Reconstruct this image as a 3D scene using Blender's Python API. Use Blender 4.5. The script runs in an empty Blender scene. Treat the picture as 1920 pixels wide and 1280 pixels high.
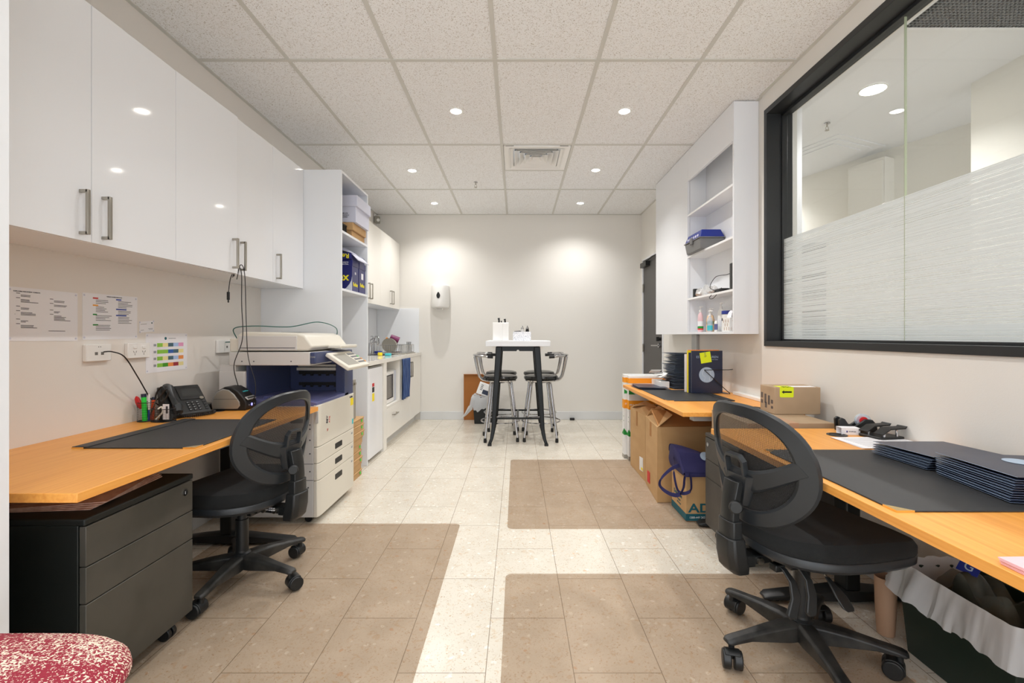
import bpy, bmesh, math, random
from mathutils import noise
from mathutils import Vector, Matrix
random.seed(7)
PI = math.pi
C = bpy.context.scene.collection
scn = bpy.context.scene

# ------------------------------------------------------------ camera
CAMZ = 1.12; F = 875.0; VPX, VPY = 969.0, 628.0
cam_d = bpy.data.cameras.new('camera'); cam = bpy.data.objects.new('camera', cam_d); C.objects.link(cam)
cam.location = (0, 0, CAMZ); cam.rotation_euler = (PI/2, 0, 0)
cam_d.sensor_fit = 'HORIZONTAL'; cam_d.sensor_width = 36; cam_d.lens = F*36/1920
cam_d.shift_x = -(VPX-960)/1920; cam_d.shift_y = (VPY-640)/1920
cam_d.clip_start = 0.02
scn.camera = cam
# ------------------------------------------------------------ world, exposure
w = bpy.data.worlds.new('world'); scn.world = w; w.use_nodes = True
bg = w.node_tree.nodes['Background']; bg.inputs[0].default_value = (0.91, 0.95, 1.0, 1); bg.inputs[1].default_value = 2.0  # even ambient fill added for the room, entering by its open rear
scn.view_settings.view_transform = 'Standard'; scn.view_settings.look = 'None'
scn.view_settings.gamma = 1; scn.view_settings.use_curve_mapping = False
scn.view_settings.exposure = 0.42
scn.cycles.max_bounces = 14; scn.cycles.diffuse_bounces = 8; scn.cycles.glossy_bounces = 5
scn.cycles.transparent_max_bounces = 16; scn.cycles.transmission_bounces = 8
LAMP_W = 37.0          # watts of each downlight's spot
DISC = 34.0            # emission of its diffuser

# ------------------------------------------------------------ materials
def lin(c):
    return tuple(((v/255)/12.92 if v/255 <= .04045 else ((v/255+.055)/1.055)**2.4) for v in c) + (1,)
M = {}
def mat(name, col, rough=.5, metal=0, spec=.5, coat=0, bump=None, var=None, alpha=None, sheen=0):
    m = bpy.data.materials.new(name); m.use_nodes = True; M[name] = m
    nt = m.node_tree; p = nt.nodes['Principled BSDF']
    p.inputs['Base Color'].default_value = lin(col); p.inputs['Roughness'].default_value = rough
    p.inputs['Metallic'].default_value = metal; p.inputs['Specular IOR Level'].default_value = spec
    p.inputs['Coat Weight'].default_value = coat; p.inputs['Sheen Weight'].default_value = sheen
    if var or bump:
        tc = nt.nodes.new('ShaderNodeTexCoord')
    if var:   # var = (colour2, scale xyz, detail)
        mp = nt.nodes.new('ShaderNodeMapping'); mp.inputs['Scale'].default_value = var[1]
        nz = nt.nodes.new('ShaderNodeTexNoise'); nz.inputs['Scale'].default_value = 1; nz.inputs['Detail'].default_value = var[2]
        rp = nt.nodes.new('ShaderNodeValToRGB'); rp.color_ramp.elements[0].position = .38; rp.color_ramp.elements[1].position = .62
        rp.color_ramp.elements[0].color = lin(col); rp.color_ramp.elements[1].color = lin(var[0])
        nt.links.new(tc.outputs['Object'], mp.inputs[0]); nt.links.new(mp.outputs[0], nz.inputs['Vector'])
        nt.links.new(nz.outputs[0], rp.inputs[0]); nt.links.new(rp.outputs[0], p.inputs['Base Color'])
    if bump:  # (scale, strength)
        nb = nt.nodes.new('ShaderNodeTexNoise'); nb.inputs['Scale'].default_value = bump[0]; nb.inputs['Detail'].default_value = 3
        bp = nt.nodes.new('ShaderNodeBump'); bp.inputs['Strength'].default_value = bump[1]; bp.inputs['Distance'].default_value = .002
        nt.links.new(tc.outputs['Object'], nb.inputs['Vector']); nt.links.new(nb.outputs[0], bp.inputs['Height'])
        nt.links.new(bp.outputs[0], p.inputs['Normal'])
    return m
mat('paint', (225, 222, 216), .6, bump=(260, .12))
mat('paint_left', (228, 223, 217), .6, bump=(260, .12))
mat('nib', (226, 228, 231), .5)
mat('grid', (204, 203, 197), .5)
mat('cabinet', (231, 233, 237), .06, spec=.5)
mat('cabinet_edge', (240, 240, 240), .25)
mat('carcass', (231, 234, 238), .16)
mat('kitchen', (236, 233, 226), .10)
mat('stone', (233, 229, 221), .08, var=((228, 223, 214), (160, 160, 160), 2))
mat('skirt', (214, 216, 217), .25)
mat('steel', (170, 165, 155), .28, 1)
mat('chrome', (188, 188, 190), .10, 1)
mat('black_metal', (28, 30, 30), .35, .2)
mat('black_frame', (33, 35, 37), .42)
mat('brushed_black', (9, 13, 13), .33, spec=.3)
mat('black_plastic', (26, 28, 29), .40, bump=(500, .15))
mat('dusty_plastic', (26, 27, 27), .48, var=((56, 55, 52), (14, 14, 14), 5))
mat('frame_plastic', (38, 41, 44), .36)
mat('fabric_black', (11, 14, 15), .9, bump=(700, .5), sheen=.04)
mat('leather', (38, 39, 41), .5, bump=(420, .3), var=((44, 45, 47), (3, 3, 3), 2))
mat('pad_edge', (34, 35, 37), .5)
mat('vinyl', (20, 22, 22), .22)
mat('brass', (240, 214, 150), .22, 1)
mat('pedestal_dark', (9, 15, 12), .55)
mat('pedestal', (80, 77, 70), .5, .2, var=((68, 66, 60), (5, 5, 5), 4))
mat('pedestal_right', (74, 71, 66), .5, .15, var=((64, 62, 58), (5, 5, 5), 4))
mat('copier', (222, 217, 204), .38)
mat('copier_side', (204, 202, 199), .45)
mat('copier_blue', (58, 68, 104), .35)
mat('copier_tray', (96, 100, 146), .35)
mat('dark', (14, 14, 15), .5)
mat('white_plastic', (236, 235, 232), .3)
mat('socket_hole', (110, 108, 104), .5)
mat('paper', (236, 236, 240), .7)
mat('ink', (70, 70, 76), .7)
mat('navy', (27, 38, 64), .32)
mat('navy_edge', (150, 170, 196), .4)
mat('navy_cloth', (46, 44, 92), .85, bump=(600, .5))
mat('crest', (168, 186, 206), .5)
mat('crest_line', (215, 224, 232), .5)
mat('cardboard', (196, 158, 110), .75, bump=(90, .1), var=((190, 152, 104), (4, 4, 12), 2))
mat('cardboard_in', (168, 120, 70), .8)
mat('cardboard_red', (160, 100, 44), .8)
mat('kraft', (176, 152, 124), .75, var=((164, 140, 112), (5, 5, 5), 2))
mat('carton_white', (232, 232, 230), .55)
mat('orange', (240, 158, 30), .5)
mat('orange_red', (238, 88, 30), .5)
mat('yellow', (246, 222, 24), .5)
mat('note', (222, 238, 20), .6)
mat('green', (20, 140, 50), .5)
mat('neon_green', (40, 220, 70), .4)
mat('teal', (22, 92, 104), .6)
mat('red', (205, 32, 36), .4)
mat('blue', (34, 66, 160), .4)
mat('towel', (46, 68, 116), .95, var=((74, 96, 140), (50, 160, 6), 3), bump=(200, .4))
mat('tile_blue', (28, 46, 132), .4)
mat('reflex', (30, 34, 104), .35)
mat('reflex_grey', (198, 202, 214), .4)
mat('reflex_yellow', (240, 226, 30), .5)
mat('toolbox_grey', (112, 112, 112), .45)
mat('fridge', (232, 234, 238), .2)
mat('oven_glass', (96, 90, 84), .15)
mat('purple', (122, 36, 92), .35)
mat('amber', (250, 165, 30), .4)
mat('aqua', (70, 190, 200), .5)
mat('plate_grey', (150, 146, 136), .35)
mat('archive', (204, 206, 222), .6)
mat('silver', (176, 172, 160), .35, .6)
mat('lens_grey', (150, 146, 136), .4)
mat('screen', (58, 60, 60), .12)
mat('door_dark', (78, 76, 74), .5)
mat('alu', (176, 178, 178), .4, .5)
mat('pink', (240, 190, 196), .7)
mat('placemat', (214, 182, 164), .6, var=((188, 150, 132), (40, 40, 40), 3))
mat('tube_card', (176, 140, 112), .7)
mat('bin', (16, 34, 26), .45)
mat('bin_black', (20, 24, 24), .5)
mat('soap_pink', (226, 190, 196), .3)
mat('soap_peach', (238, 200, 160), .3)
mat('grey_text', (150, 154, 160), .6)
mat('wall_next', (224, 221, 213), .6)
mat('next_white', (230, 231, 234), .5)
mat('chair_grey', (150, 150, 148), .35, .6)
mat('grille_grey', (120, 122, 124), .5)
mat('cord', (24, 22, 22), .5)
mat('cord_green', (30, 92, 84), .5)

def mat_wood():
    m = mat('beech', (236, 172, 86), .36); nt = m.node_tree; p = nt.nodes['Principled BSDF']
    tc = nt.nodes.new('ShaderNodeTexCoord'); mp = nt.nodes.new('ShaderNodeMapping'); mp.inputs['Scale'].default_value = (90, 2.2, 90)
    nz = nt.nodes.new('ShaderNodeTexNoise'); nz.inputs['Scale'].default_value = 1; nz.inputs['Detail'].default_value = 5
    nz.inputs['Distortion'].default_value = .3
    rp = nt.nodes.new('ShaderNodeValToRGB'); rp.color_ramp.elements[0].position = .3; rp.color_ramp.elements[1].position = .7
    rp.color_ramp.elements[0].color = lin((224, 149, 64)); rp.color_ramp.elements[1].color = lin((240, 171, 83))
    nt.links.new(tc.outputs['Object'], mp.inputs[0]); nt.links.new(mp.outputs[0], nz.inputs['Vector'])
    nt.links.new(nz.outputs[0], rp.inputs[0]); nt.links.new(rp.outputs[0], p.inputs['Base Color'])
    m = mat('beech_edge', (228, 160, 78), .4)
mat_wood()

def N(nt, t, **k):
    n = nt.nodes.new(t)
    for a, b in k.items(): setattr(n, a, b)
    return n
def ramp(nt, src, stops, interp='LINEAR'):
    r = nt.nodes.new('ShaderNodeValToRGB'); r.color_ramp.interpolation = interp
    e = r.color_ramp.elements
    e[0].position, e[0].color = stops[0]; e[1].position, e[1].color = stops[1]
    for pz, cz in stops[2:]:
        q = e.new(pz); q.color = cz
    nt.links.new(src, r.inputs[0]); return r.outputs[0]
def mixc(nt, fac, a, b, mode='MIX'):
    n = nt.nodes.new('ShaderNodeMix'); n.data_type = 'RGBA'; n.blend_type = mode
    for i, v in ((0, fac), (6, a), (7, b)):
        if hasattr(v, 'links') or isinstance(v, bpy.types.NodeSocket): nt.links.new(v, n.inputs[i])
        else: n.inputs[i].default_value = v
    return n.outputs[2]

def mat_floor():
    m = mat('terrazzo', (228, 219, 200), .22, spec=.4); nt = m.node_tree; p = nt.nodes['Principled BSDF']; L = nt.links.new
    tc = N(nt, 'ShaderNodeTexCoord'); g = tc.outputs['Object']
    W = (1, 1, 1, 1); B = (0, 0, 0, 1)
    # tiles .2925 wide along x, .599 long along y, staggered by half
    sx = N(nt, 'ShaderNodeSeparateXYZ'); L(g, sx.inputs[0])
    ax = N(nt, 'ShaderNodeMath', operation='SUBTRACT'); L(sx.outputs[0], ax.inputs[0]); ax.inputs[1].default_value = .189
    ay = N(nt, 'ShaderNodeMath', operation='SUBTRACT'); L(sx.outputs[1], ay.inputs[0]); ay.inputs[1].default_value = 2.446
    cb = N(nt, 'ShaderNodeCombineXYZ'); L(ay.outputs[0], cb.inputs[0]); L(ax.outputs[0], cb.inputs[1])
    bk = N(nt, 'ShaderNodeTexBrick'); L(cb.outputs[0], bk.inputs[0]); bk.offset = .5; bk.offset_frequency = 2
    bk.inputs['Scale'].default_value = 1; bk.inputs['Brick Width'].default_value = .599; bk.inputs['Row Height'].default_value = .2925
    bk.inputs['Mortar Size'].default_value = .0016; bk.inputs['Mortar Smooth'].default_value = .2
    bk.inputs['Color1'].default_value = (.0, 0, 0, 1); bk.inputs['Color2'].default_value = (1, 1, 1, 1)
    # chips
    v1 = N(nt, 'ShaderNodeTexVoronoi'); v1.inputs['Scale'].default_value = 34; v1.inputs['Randomness'].default_value = 1
    n0 = N(nt, 'ShaderNodeTexNoise'); n0.inputs['Scale'].default_value = 30; n0.inputs['Detail'].default_value = 3; L(g, n0.inputs['Vector'])
    ad = N(nt, 'ShaderNodeVectorMath', operation='MULTIPLY_ADD'); L(n0.outputs[1], ad.inputs[0]); ad.inputs[1].default_value = (.03,)*3; L(g, ad.inputs[2])
    L(ad.outputs[0], v1.inputs['Vector'])
    n1 = N(nt, 'ShaderNodeTexNoise'); n1.inputs['Scale'].default_value = 6; n1.inputs['Detail'].default_value = 4; L(g, n1.inputs['Vector'])
    base = ramp(nt, n1.outputs[0], [(.3, lin((213, 206, 192))), (.7, lin((222, 216, 203)))])
    cs = N(nt, 'ShaderNodeSeparateColor'); L(v1.outputs['Color'], cs.inputs[0])
    core = ramp(nt, v1.outputs['Distance'], [(.26, W), (.34, B)])
    selw = ramp(nt, cs.outputs[0], [(.82, B), (.84, W)])
    selo = ramp(nt, cs.outputs[1], [(.965, B), (.975, W)])
    mw = mixc(nt, 1, core, selw, 'MULTIPLY'); mo = mixc(nt, 1, core, selo, 'MULTIPLY')
    c1 = mixc(nt, mw, base, lin((234, 230, 221)))
    c2 = mixc(nt, mo, c1, lin((216, 190, 164)))
    v2 = N(nt, 'ShaderNodeTexVoronoi'); v2.inputs['Scale'].default_value = 120; L(ad.outputs[0], v2.inputs['Vector'])
    c3s = N(nt, 'ShaderNodeSeparateColor'); L(v2.outputs['Color'], c3s.inputs[0])
    core2 = ramp(nt, v2.outputs['Distance'], [(.22, W), (.34, B)])
    seld = ramp(nt, c3s.outputs[0], [(.86, B), (.88, W)])
    md = mixc(nt, 1, core2, seld, 'MULTIPLY')
    c3 = mixc(nt, md, c2, lin((196, 172, 142)))
    nf = N(nt, 'ShaderNodeTexNoise'); nf.inputs['Scale'].default_value = 75; nf.inputs['Detail'].default_value = 2; nf.inputs['Distortion'].default_value = 2.2; L(g, nf.inputs['Vector'])
    c3 = mixc(nt, ramp(nt, nf.outputs[0], [(.625, B), (.66, (.65, .65, .65, 1))]), c3, lin((178, 156, 130)))
    ng = N(nt, 'ShaderNodeTexNoise'); ng.inputs['Scale'].default_value = 38; ng.inputs['Detail'].default_value = 3; ng.inputs['Distortion'].default_value = 1.0; L(g, ng.inputs['Vector'])
    c3 = mixc(nt, ramp(nt, ng.outputs[0], [(.60, B), (.66, (.45, .45, .45, 1))]), c3, lin((206, 182, 150)))
    # rare grime spots
    v3 = N(nt, 'ShaderNodeTexVoronoi'); v3.inputs['Scale'].default_value = 9; L(ad.outputs[0], v3.inputs['Vector'])
    c4s = N(nt, 'ShaderNodeSeparateColor'); L(v3.outputs['Color'], c4s.inputs[0])
    core3 = ramp(nt, v3.outputs['Distance'], [(.06, W), (.10, B)])
    selr = ramp(nt, c4s.outputs[2], [(.94, B), (.95, W)])
    c4 = mixc(nt, mixc(nt, 1, core3, selr, 'MULTIPLY'), c3, lin((150, 130, 108)))
    c5 = mixc(nt, bk.outputs['Fac'], c4, lin((150, 138, 120)))
    L(c5, p.inputs['Base Color'])
mat_floor()

def mat_ceiling():
    m = mat('ceiling_tile', (226, 222, 217), .9, spec=.1); nt = m.node_tree; p = nt.nodes['Principled BSDF']; L = nt.links.new
    tc = N(nt, 'ShaderNodeTexCoord')
    nz = N(nt, 'ShaderNodeTexNoise'); nz.inputs['Scale'].default_value = 170; nz.inputs['Detail'].default_value = 1.5; nz.inputs['Distortion'].default_value = 1.2
    L(tc.outputs['Object'], nz.inputs['Vector'])
    c = ramp(nt, nz.outputs[0], [(.36, lin((190, 184, 176))), (.42, lin((240, 241, 242)))])
    L(c, p.inputs['Base Color'])
    b = N(nt, 'ShaderNodeBump'); b.inputs['Strength'].default_value = .5; b.inputs['Distance'].default_value = .002
    L(nz.outputs[0], b.inputs['Height']); L(b.outputs[0], p.inputs['Normal'])
mat_ceiling()

def mat_mix_transparent(name, col, fac, rough=.4, tint=(255, 255, 255), kind='plain', spec=.5):
    m = mat(name, col, rough, spec=spec); nt = m.node_tree; L = nt.links.new; p = nt.nodes['Principled BSDF']
    out = nt.nodes['Material Output']; tr = N(nt, 'ShaderNodeBsdfTransparent'); tr.inputs[0].default_value = lin(tint)
    mx = N(nt, 'ShaderNodeMixShader'); mx.inputs[0].default_value = fac
    L(tr.outputs[0], mx.inputs[1]); L(p.outputs[0], mx.inputs[2]); L(mx.outputs[0], out.inputs[0])
    return m, nt, mx, p
m, nt, mx, p = mat_mix_transparent('chair_mat', (178, 166, 156), .09, .35, (245, 240, 235))
tc = N(nt, 'ShaderNodeTexCoord'); nz = N(nt, 'ShaderNodeTexNoise'); nz.inputs['Scale'].default_value = 7; nz.inputs['Detail'].default_value = 6
nt.links.new(tc.outputs['Object'], nz.inputs['Vector'])
c = ramp(nt, nz.outputs[0], [(.35, lin((132, 122, 114))), (.65, lin((186, 178, 170)))]); nt.links.new(c, p.inputs['Base Color'])
mat_mix_transparent('liner', (226, 228, 230), .62, .35, (235, 238, 240))
mat_mix_transparent('clear_bag', (225, 225, 222), .35, .2)
mat_mix_transparent('clear_soap', (200, 220, 235), .45, .1)
# mesh back of the chairs: fine weave
m, nt, mx, p = mat_mix_transparent('chair_mesh', (26, 27, 29), .75, .7)
tc = N(nt, 'ShaderNodeTexCoord'); mp = N(nt, 'ShaderNodeMapping'); mp.inputs['Scale'].default_value = (1, 1, 1); mp.inputs['Rotation'].default_value = (.0, 0, 0)
wv = N(nt, 'ShaderNodeTexWave', bands_direction='Z'); wv.inputs['Scale'].default_value = 105; wv.inputs['Distortion'].default_value = 0
wy = N(nt, 'ShaderNodeTexWave', bands_direction='Y'); wy.inputs['Scale'].default_value = 105
nt.links.new(tc.outputs['Object'], wv.inputs[0]); nt.links.new(tc.outputs['Object'], wy.inputs[0])
mm = N(nt, 'ShaderNodeMath', operation='MULTIPLY'); nt.links.new(wv.outputs[1], mm.inputs[0]); nt.links.new(wy.outputs[1], mm.inputs[1])
c = ramp(nt, mm.outputs[0], [(.18, (.93,)*3+(1,)), (.34, (.28,)*3+(1,))]); nt.links.new(c, mx.inputs[0])
# window glass and its frosted film
m = mat('glass', (255, 255, 255), .02); nt = m.node_tree
out = nt.nodes['Material Output']; tr = N(nt, 'ShaderNodeBsdfTransparent'); tr.inputs[0].default_value = (.97, .98, .98, 1)
gl = N(nt, 'ShaderNodeBsdfGlossy'); gl.inputs['Roughness'].default_value = .01
ge = N(nt, 'ShaderNodeNewGeometry'); dt = N(nt, 'ShaderNodeVectorMath', operation='DOT_PRODUCT'); nt.links.new(ge.outputs['Incoming'], dt.inputs[0]); nt.links.new(ge.outputs['Normal'], dt.inputs[1])
ab = N(nt, 'ShaderNodeMath', operation='ABSOLUTE'); nt.links.new(dt.outputs['Value'], ab.inputs[0]); om = N(nt, 'ShaderNodeMath', operation='SUBTRACT'); om.inputs[0].default_value = 1; nt.links.new(ab.outputs[0], om.inputs[1])
pw = N(nt, 'ShaderNodeMath', operation='POWER'); nt.links.new(om.outputs[0], pw.inputs[0]); pw.inputs[1].default_value = 5
fr = N(nt, 'ShaderNodeMath', operation='MULTIPLY_ADD'); nt.links.new(pw.outputs[0], fr.inputs[0]); fr.inputs[1].default_value = .93; fr.inputs[2].default_value = .035; mx = N(nt, 'ShaderNodeMixShader')
nt.links.new(fr.outputs[0], mx.inputs[0]); nt.links.new(tr.outputs[0], mx.inputs[1]); nt.links.new(gl.outputs[0], mx.inputs[2]); nt.links.new(mx.outputs[0], out.inputs[0])
m, nt, mx, p = mat_mix_transparent('frost', (222, 228, 228), .85, .3)
tc = N(nt, 'ShaderNodeTexCoord'); mp = N(nt, 'ShaderNodeMapping'); mp.inputs['Scale'].default_value = (1, .13, 210)
nz = N(nt, 'ShaderNodeTexNoise'); nz.inputs['Scale'].default_value = 1; nz.inputs['Detail'].default_value = 2
nt.links.new(tc.outputs['Object'], mp.inputs[0]); nt.links.new(mp.outputs[0], nz.inputs['Vector'])
c = ramp(nt, nz.outputs[0], [(.40, (.22,)*3+(1,)), (.47, (.88,)*3+(1,))]); nt.links.new(c, mx.inputs[0])
# red speckled upholstery
m = mat('red_fabric', (150, 40, 60), .9, bump=(300, .4)); nt = m.node_tree; p = nt.nodes['Principled BSDF']
tc = N(nt, 'ShaderNodeTexCoord'); nz = N(nt, 'ShaderNodeTexNoise'); nz.inputs['Scale'].default_value = 210; nz.inputs['Detail'].default_value = 2; nz.inputs['Distortion'].default_value = .6
n2 = N(nt, 'ShaderNodeTexNoise'); n2.inputs['Scale'].default_value = 9; nt.links.new(tc.outputs['Object'], n2.inputs['Vector'])
nt.links.new(tc.outputs['Object'], nz.inputs['Vector'])
ma = N(nt, 'ShaderNodeMath', operation='MULTIPLY_ADD'); nt.links.new(n2.outputs[0], ma.inputs[0]); ma.inputs[1].default_value = .35; nt.links.new(nz.outputs[0], ma.inputs[2])
c = ramp(nt, ma.outputs[0], [(.70, lin((150, 36, 56))), (.74, lin((242, 226, 206)))]); nt.links.new(c, p.inputs['Base Color'])
# terrazzo-print tissue box
m = mat('speckle_box', (240, 240, 240), .5); nt = m.node_tree; p = nt.nodes['Principled BSDF']
tc = N(nt, 'ShaderNodeTexCoord'); vz = N(nt, 'ShaderNodeTexVoronoi'); vz.inputs['Scale'].default_value = 170
nt.links.new(tc.outputs['Object'], vz.inputs['Vector'])
c = ramp(nt, vz.outputs['Distance'], [(.28, lin((96, 108, 140))), (.36, lin((240, 241, 244)))]); nt.links.new(c, p.inputs['Base Color'])
def emit(name, col, s):
    m = bpy.data.materials.new(name); m.use_nodes = True; M[name] = m; nt = m.node_tree
    p = nt.nodes['Principled BSDF']; p.inputs['Base Color'].default_value = (.8, .8, .8, 1)
    p.inputs['Emission Color'].default_value = lin(col); p.inputs['Emission Strength'].default_value = s
emit('lamp_disc', (255, 250, 240), DISC)
emit('led_blue', (90, 100, 255), 2.0)

# ------------------------------------------------------------ mesh helpers
class MB:
    def __init__(s): s.bm = bmesh.new(); s.mi = 0
    def _tag(s, faces):
        for f in faces: f.material_index = s.mi
    def box(s, x0, x1, y0, y1, z0, z1, mx=None):
        P = [(x, y, z) for z in (z0, z1) for y in (y0, y1) for x in (x0, x1)]
        v = [s.bm.verts.new((mx @ Vector(p)) if mx else p) for p in P]
        s._tag([s.bm.faces.new([v[i] for i in q]) for q in ((0, 2, 3, 1), (4, 5, 7, 6), (0, 1, 5, 4), (2, 6, 7, 3), (0, 4, 6, 2), (1, 3, 7, 5))])
        return s
    def prism(s, pts, a, b, mx=None, axis='z'):
        # polygon pts (2D) extruded from a to b along axis
        def mk(p, h):
            q = {'z': (p[0], p[1], h), 'y': (p[0], h, p[1]), 'x': (h, p[0], p[1])}[axis]
            return (mx @ Vector(q)) if mx else q
        lo = [s.bm.verts.new(mk(p, a)) for p in pts]; hi = [s.bm.verts.new(mk(p, b)) for p in pts]
        n = len(pts); fs = [s.bm.faces.new(lo[::-1]), s.bm.faces.new(hi)]
        for i in range(n): fs.append(s.bm.faces.new([lo[i], lo[(i+1) % n], hi[(i+1) % n], hi[i]]))
        s._tag(fs); return s
    def rings(s, rings, cap=True, closed=False):
        R = [[s.bm.verts.new(p) for p in r] for r in rings]; n = len(R[0]); fs = []
        m = len(R)
        for i in range(m if closed else m-1):
            a, b = R[i], R[(i+1) % m]
            for k in range(n): fs.append(s.bm.faces.new([a[k], a[(k+1) % n], b[(k+1) % n], b[k]]))
        if cap and not closed: fs.append(s.bm.faces.new(R[0][::-1])); fs.append(s.bm.faces.new(R[-1]))
        s._tag(fs); return s
    def tube(s, pts, r, n=10, closed=False, flat=1.0):
        pts = [Vector(p) for p in pts]; rings = []; m = len(pts)
        up = None
        for i, p in enumerate(pts):
            if closed: t = pts[(i+1) % m]-pts[i-1]
            else: t = pts[min(i+1, m-1)]-pts[max(i-1, 0)]
            t.normalize()
            if up is None:
                up = Vector((0, 0, 1)) if abs(t.z) < .9 else Vector((1, 0, 0))
            a = t.cross(up)
            if a.length < 1e-5: a = t.cross(Vector((0, 1, 0)))
            a.normalize(); b = a.cross(t).normalized(); up = b
            rr = r[i] if isinstance(r, (list, tuple)) else r
            rings.append([p + a*math.cos(2*PI*k/n)*rr + b*math.sin(2*PI*k/n)*rr*flat for k in range(n)])
        return s.rings(rings, closed=closed)
    def cyl(s, c, r, h, n=20, r2=None, axis='z', mx=None):
        c = Vector(c); r2 = r if r2 is None else r2; rings = []
        for rr, hh in ((r, 0), (r2, h)):
            ring = []
            for k in range(n):
                a = 2*PI*k/n; u, v = math.cos(a)*rr, math.sin(a)*rr
                q = {'z': Vector((u, v, hh)), 'x': Vector((hh, u, v)), 'y': Vector((u, hh, v))}[axis] + c
                ring.append((mx @ q) if mx else q)
            rings.append(ring)
        return s.rings(rings)
    def lathe(s, prof, c=(0, 0, 0), n=24, mx=None, sx=1, sy=1, cap=True):
        c = Vector(c); rings = []
        for r, z in prof:
            ring = [Vector((math.cos(2*PI*k/n)*max(r, 1e-4)*sx, math.sin(2*PI*k/n)*max(r, 1e-4)*sy, z)) + c for k in range(n)]
            rings.append([(mx @ q) if mx else q for q in ring])
        return s.rings(rings, cap=cap)
    def grid(s, fn, nu, nv):
        V = [[s.bm.verts.new(fn(i/nu, j/nv)) for j in range(nv+1)] for i in range(nu+1)]
        s._tag([s.bm.faces.new([V[i][j], V[i+1][j], V[i+1][j+1], V[i][j+1]]) for i in range(nu) for j in range(nv)])
        return s
ROOT = {}
def tag(o, label=None, cat=None, group=None, kind=None):
    for k, v in (('label', label), ('category', cat), ('group', group), ('kind', kind)):
        if v: o[k] = v
    return o
def build(name, mb, mats, parent=None, bevel=0, smooth=False, seg=2, mods=(), keep=False):
    bm = mb.bm; bmesh.ops.recalc_face_normals(bm, faces=bm.faces)
    me = bpy.data.meshes.new(name); bm.to_mesh(me); bm.free()
    for m in (mats if isinstance(mats, (list, tuple)) else [mats]): me.materials.append(M[m])
    return link(name, me, parent, bevel, smooth, seg, keep)
def link(name, me, parent=None, bevel=0, smooth=False, seg=2, keep=False):
    o = bpy.data.objects.new(name, me); C.objects.link(o)
    if parent is not None:
        r = ROOT[parent.name]; me.transform(Matrix.Translation(-r)); o.parent = parent; ROOT[o.name] = r
    else:
        if keep: loc = Vector((0, 0, 0))
        else:
            xs = [v.co for v in me.vertices]
            loc = Vector(((min(v.x for v in xs)+max(v.x for v in xs))/2, (min(v.y for v in xs)+max(v.y for v in xs))/2, min(v.z for v in xs)))
        me.transform(Matrix.Translation(-loc)); o.location = loc; ROOT[o.name] = loc
    if smooth:
        for f in me.polygons: f.use_smooth = True
        try: me.set_sharp_from_angle(angle=math.radians(38))
        except Exception: pass
    if bevel:
        b = o.modifiers.new('bevel', 'BEVEL'); b.width = bevel; b.segments = seg; b.limit_method = 'ANGLE'; b.angle_limit = math.radians(35)
        b.harden_normals = False
        for f in me.polygons: f.use_smooth = True
        try: me.set_sharp_from_angle(angle=math.radians(38))
        except Exception: pass
    return o
def thing(name, label, cat, loc=(0, 0, 0), group=None, kind=None):
    o = bpy.data.objects.new(name, None); C.objects.link(o); o.empty_display_size = .05
    o.location = loc; ROOT[o.name] = Vector(loc); tag(o, label, cat, group, kind); return o
def box(name, x0, x1, y0, y1, z0, z1, m, parent=None, bevel=0):
    return build(name, MB().box(x0, x1, y0, y1, z0, z1), m, parent, bevel)
def struct(name, mb, m, bevel=0):
    o = build(name, mb, m, None, bevel, keep=True); o['kind'] = 'structure'; return o
def dup(root, loc, rotz=0, label=None, group=None):
    r = root.copy(); C.objects.link(r); r.location = loc; r.rotation_euler = (0, 0, rotz)
    if label: r['label'] = label
    if group: r['group'] = group
    for ch in list(root.children):
        c = ch.copy(); C.objects.link(c); c.parent = r
        for g in list(ch.children):
            d = g.copy(); C.objects.link(d); d.parent = c
    return r
def text(name, s, size, m, mx, parent=None, depth=.0006, align='CENTER', bold=0.0, sx=1):
    # mx places text drawn in its own XY plane
    cu = bpy.data.curves.new(name, 'FONT'); cu.body = s; cu.size = size; cu.extrude = depth; cu.offset = bold
    cu.align_x = align; cu.align_y = 'CENTER'; cu.resolution_u = 3
    t = bpy.data.objects.new(name, cu); C.objects.link(t)
    dg = bpy.context.evaluated_depsgraph_get(); me = bpy.data.meshes.new_from_object(t.evaluated_get(dg))
    bpy.data.objects.remove(t)
    me.materials.clear(); me.materials.append(M[m]); me.transform(mx @ Matrix.Diagonal((sx, 1, 1, 1)))
    return link(name, me, parent)
T = Matrix.Translation
def Rz(a): return Matrix.Rotation(a, 4, 'Z')
def Rx(a): return Matrix.Rotation(a, 4, 'X')
def Ry(a): return Matrix.Rotation(a, 4, 'Y')
# facing frames for flat marks: columns = text right, text up, out of the surface
def face(o, right, up):
    r = Vector(right).normalized(); u = Vector(up).normalized(); n = r.cross(u)
    m = Matrix((r, u, n)).transposed().to_4x4(); m.translation = Vector(o); return m
def FPX(x, y, z): return face((x, y, z), (0, 1, 0), (0, 0, 1))     # on a surface that looks to +x
def FNX(x, y, z): return face((x, y, z), (0, -1, 0), (0, 0, 1))    # looks to -x
def FNY(x, y, z): return face((x, y, z), (1, 0, 0), (0, 0, 1))     # looks to the viewer (-y)
def arc(c, r, a0, a1, n, plane='xy'):
    out = []
    for i in range(n+1):
        a = a0+(a1-a0)*i/n; u, v = math.cos(a)*r, math.sin(a)*r
        out.append({'xy': (c[0]+u, c[1]+v, c[2]), 'xz': (c[0]+u, c[1], c[2]+v), 'yz': (c[0], c[1]+u, c[2]+v)}[plane])
    return out
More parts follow.
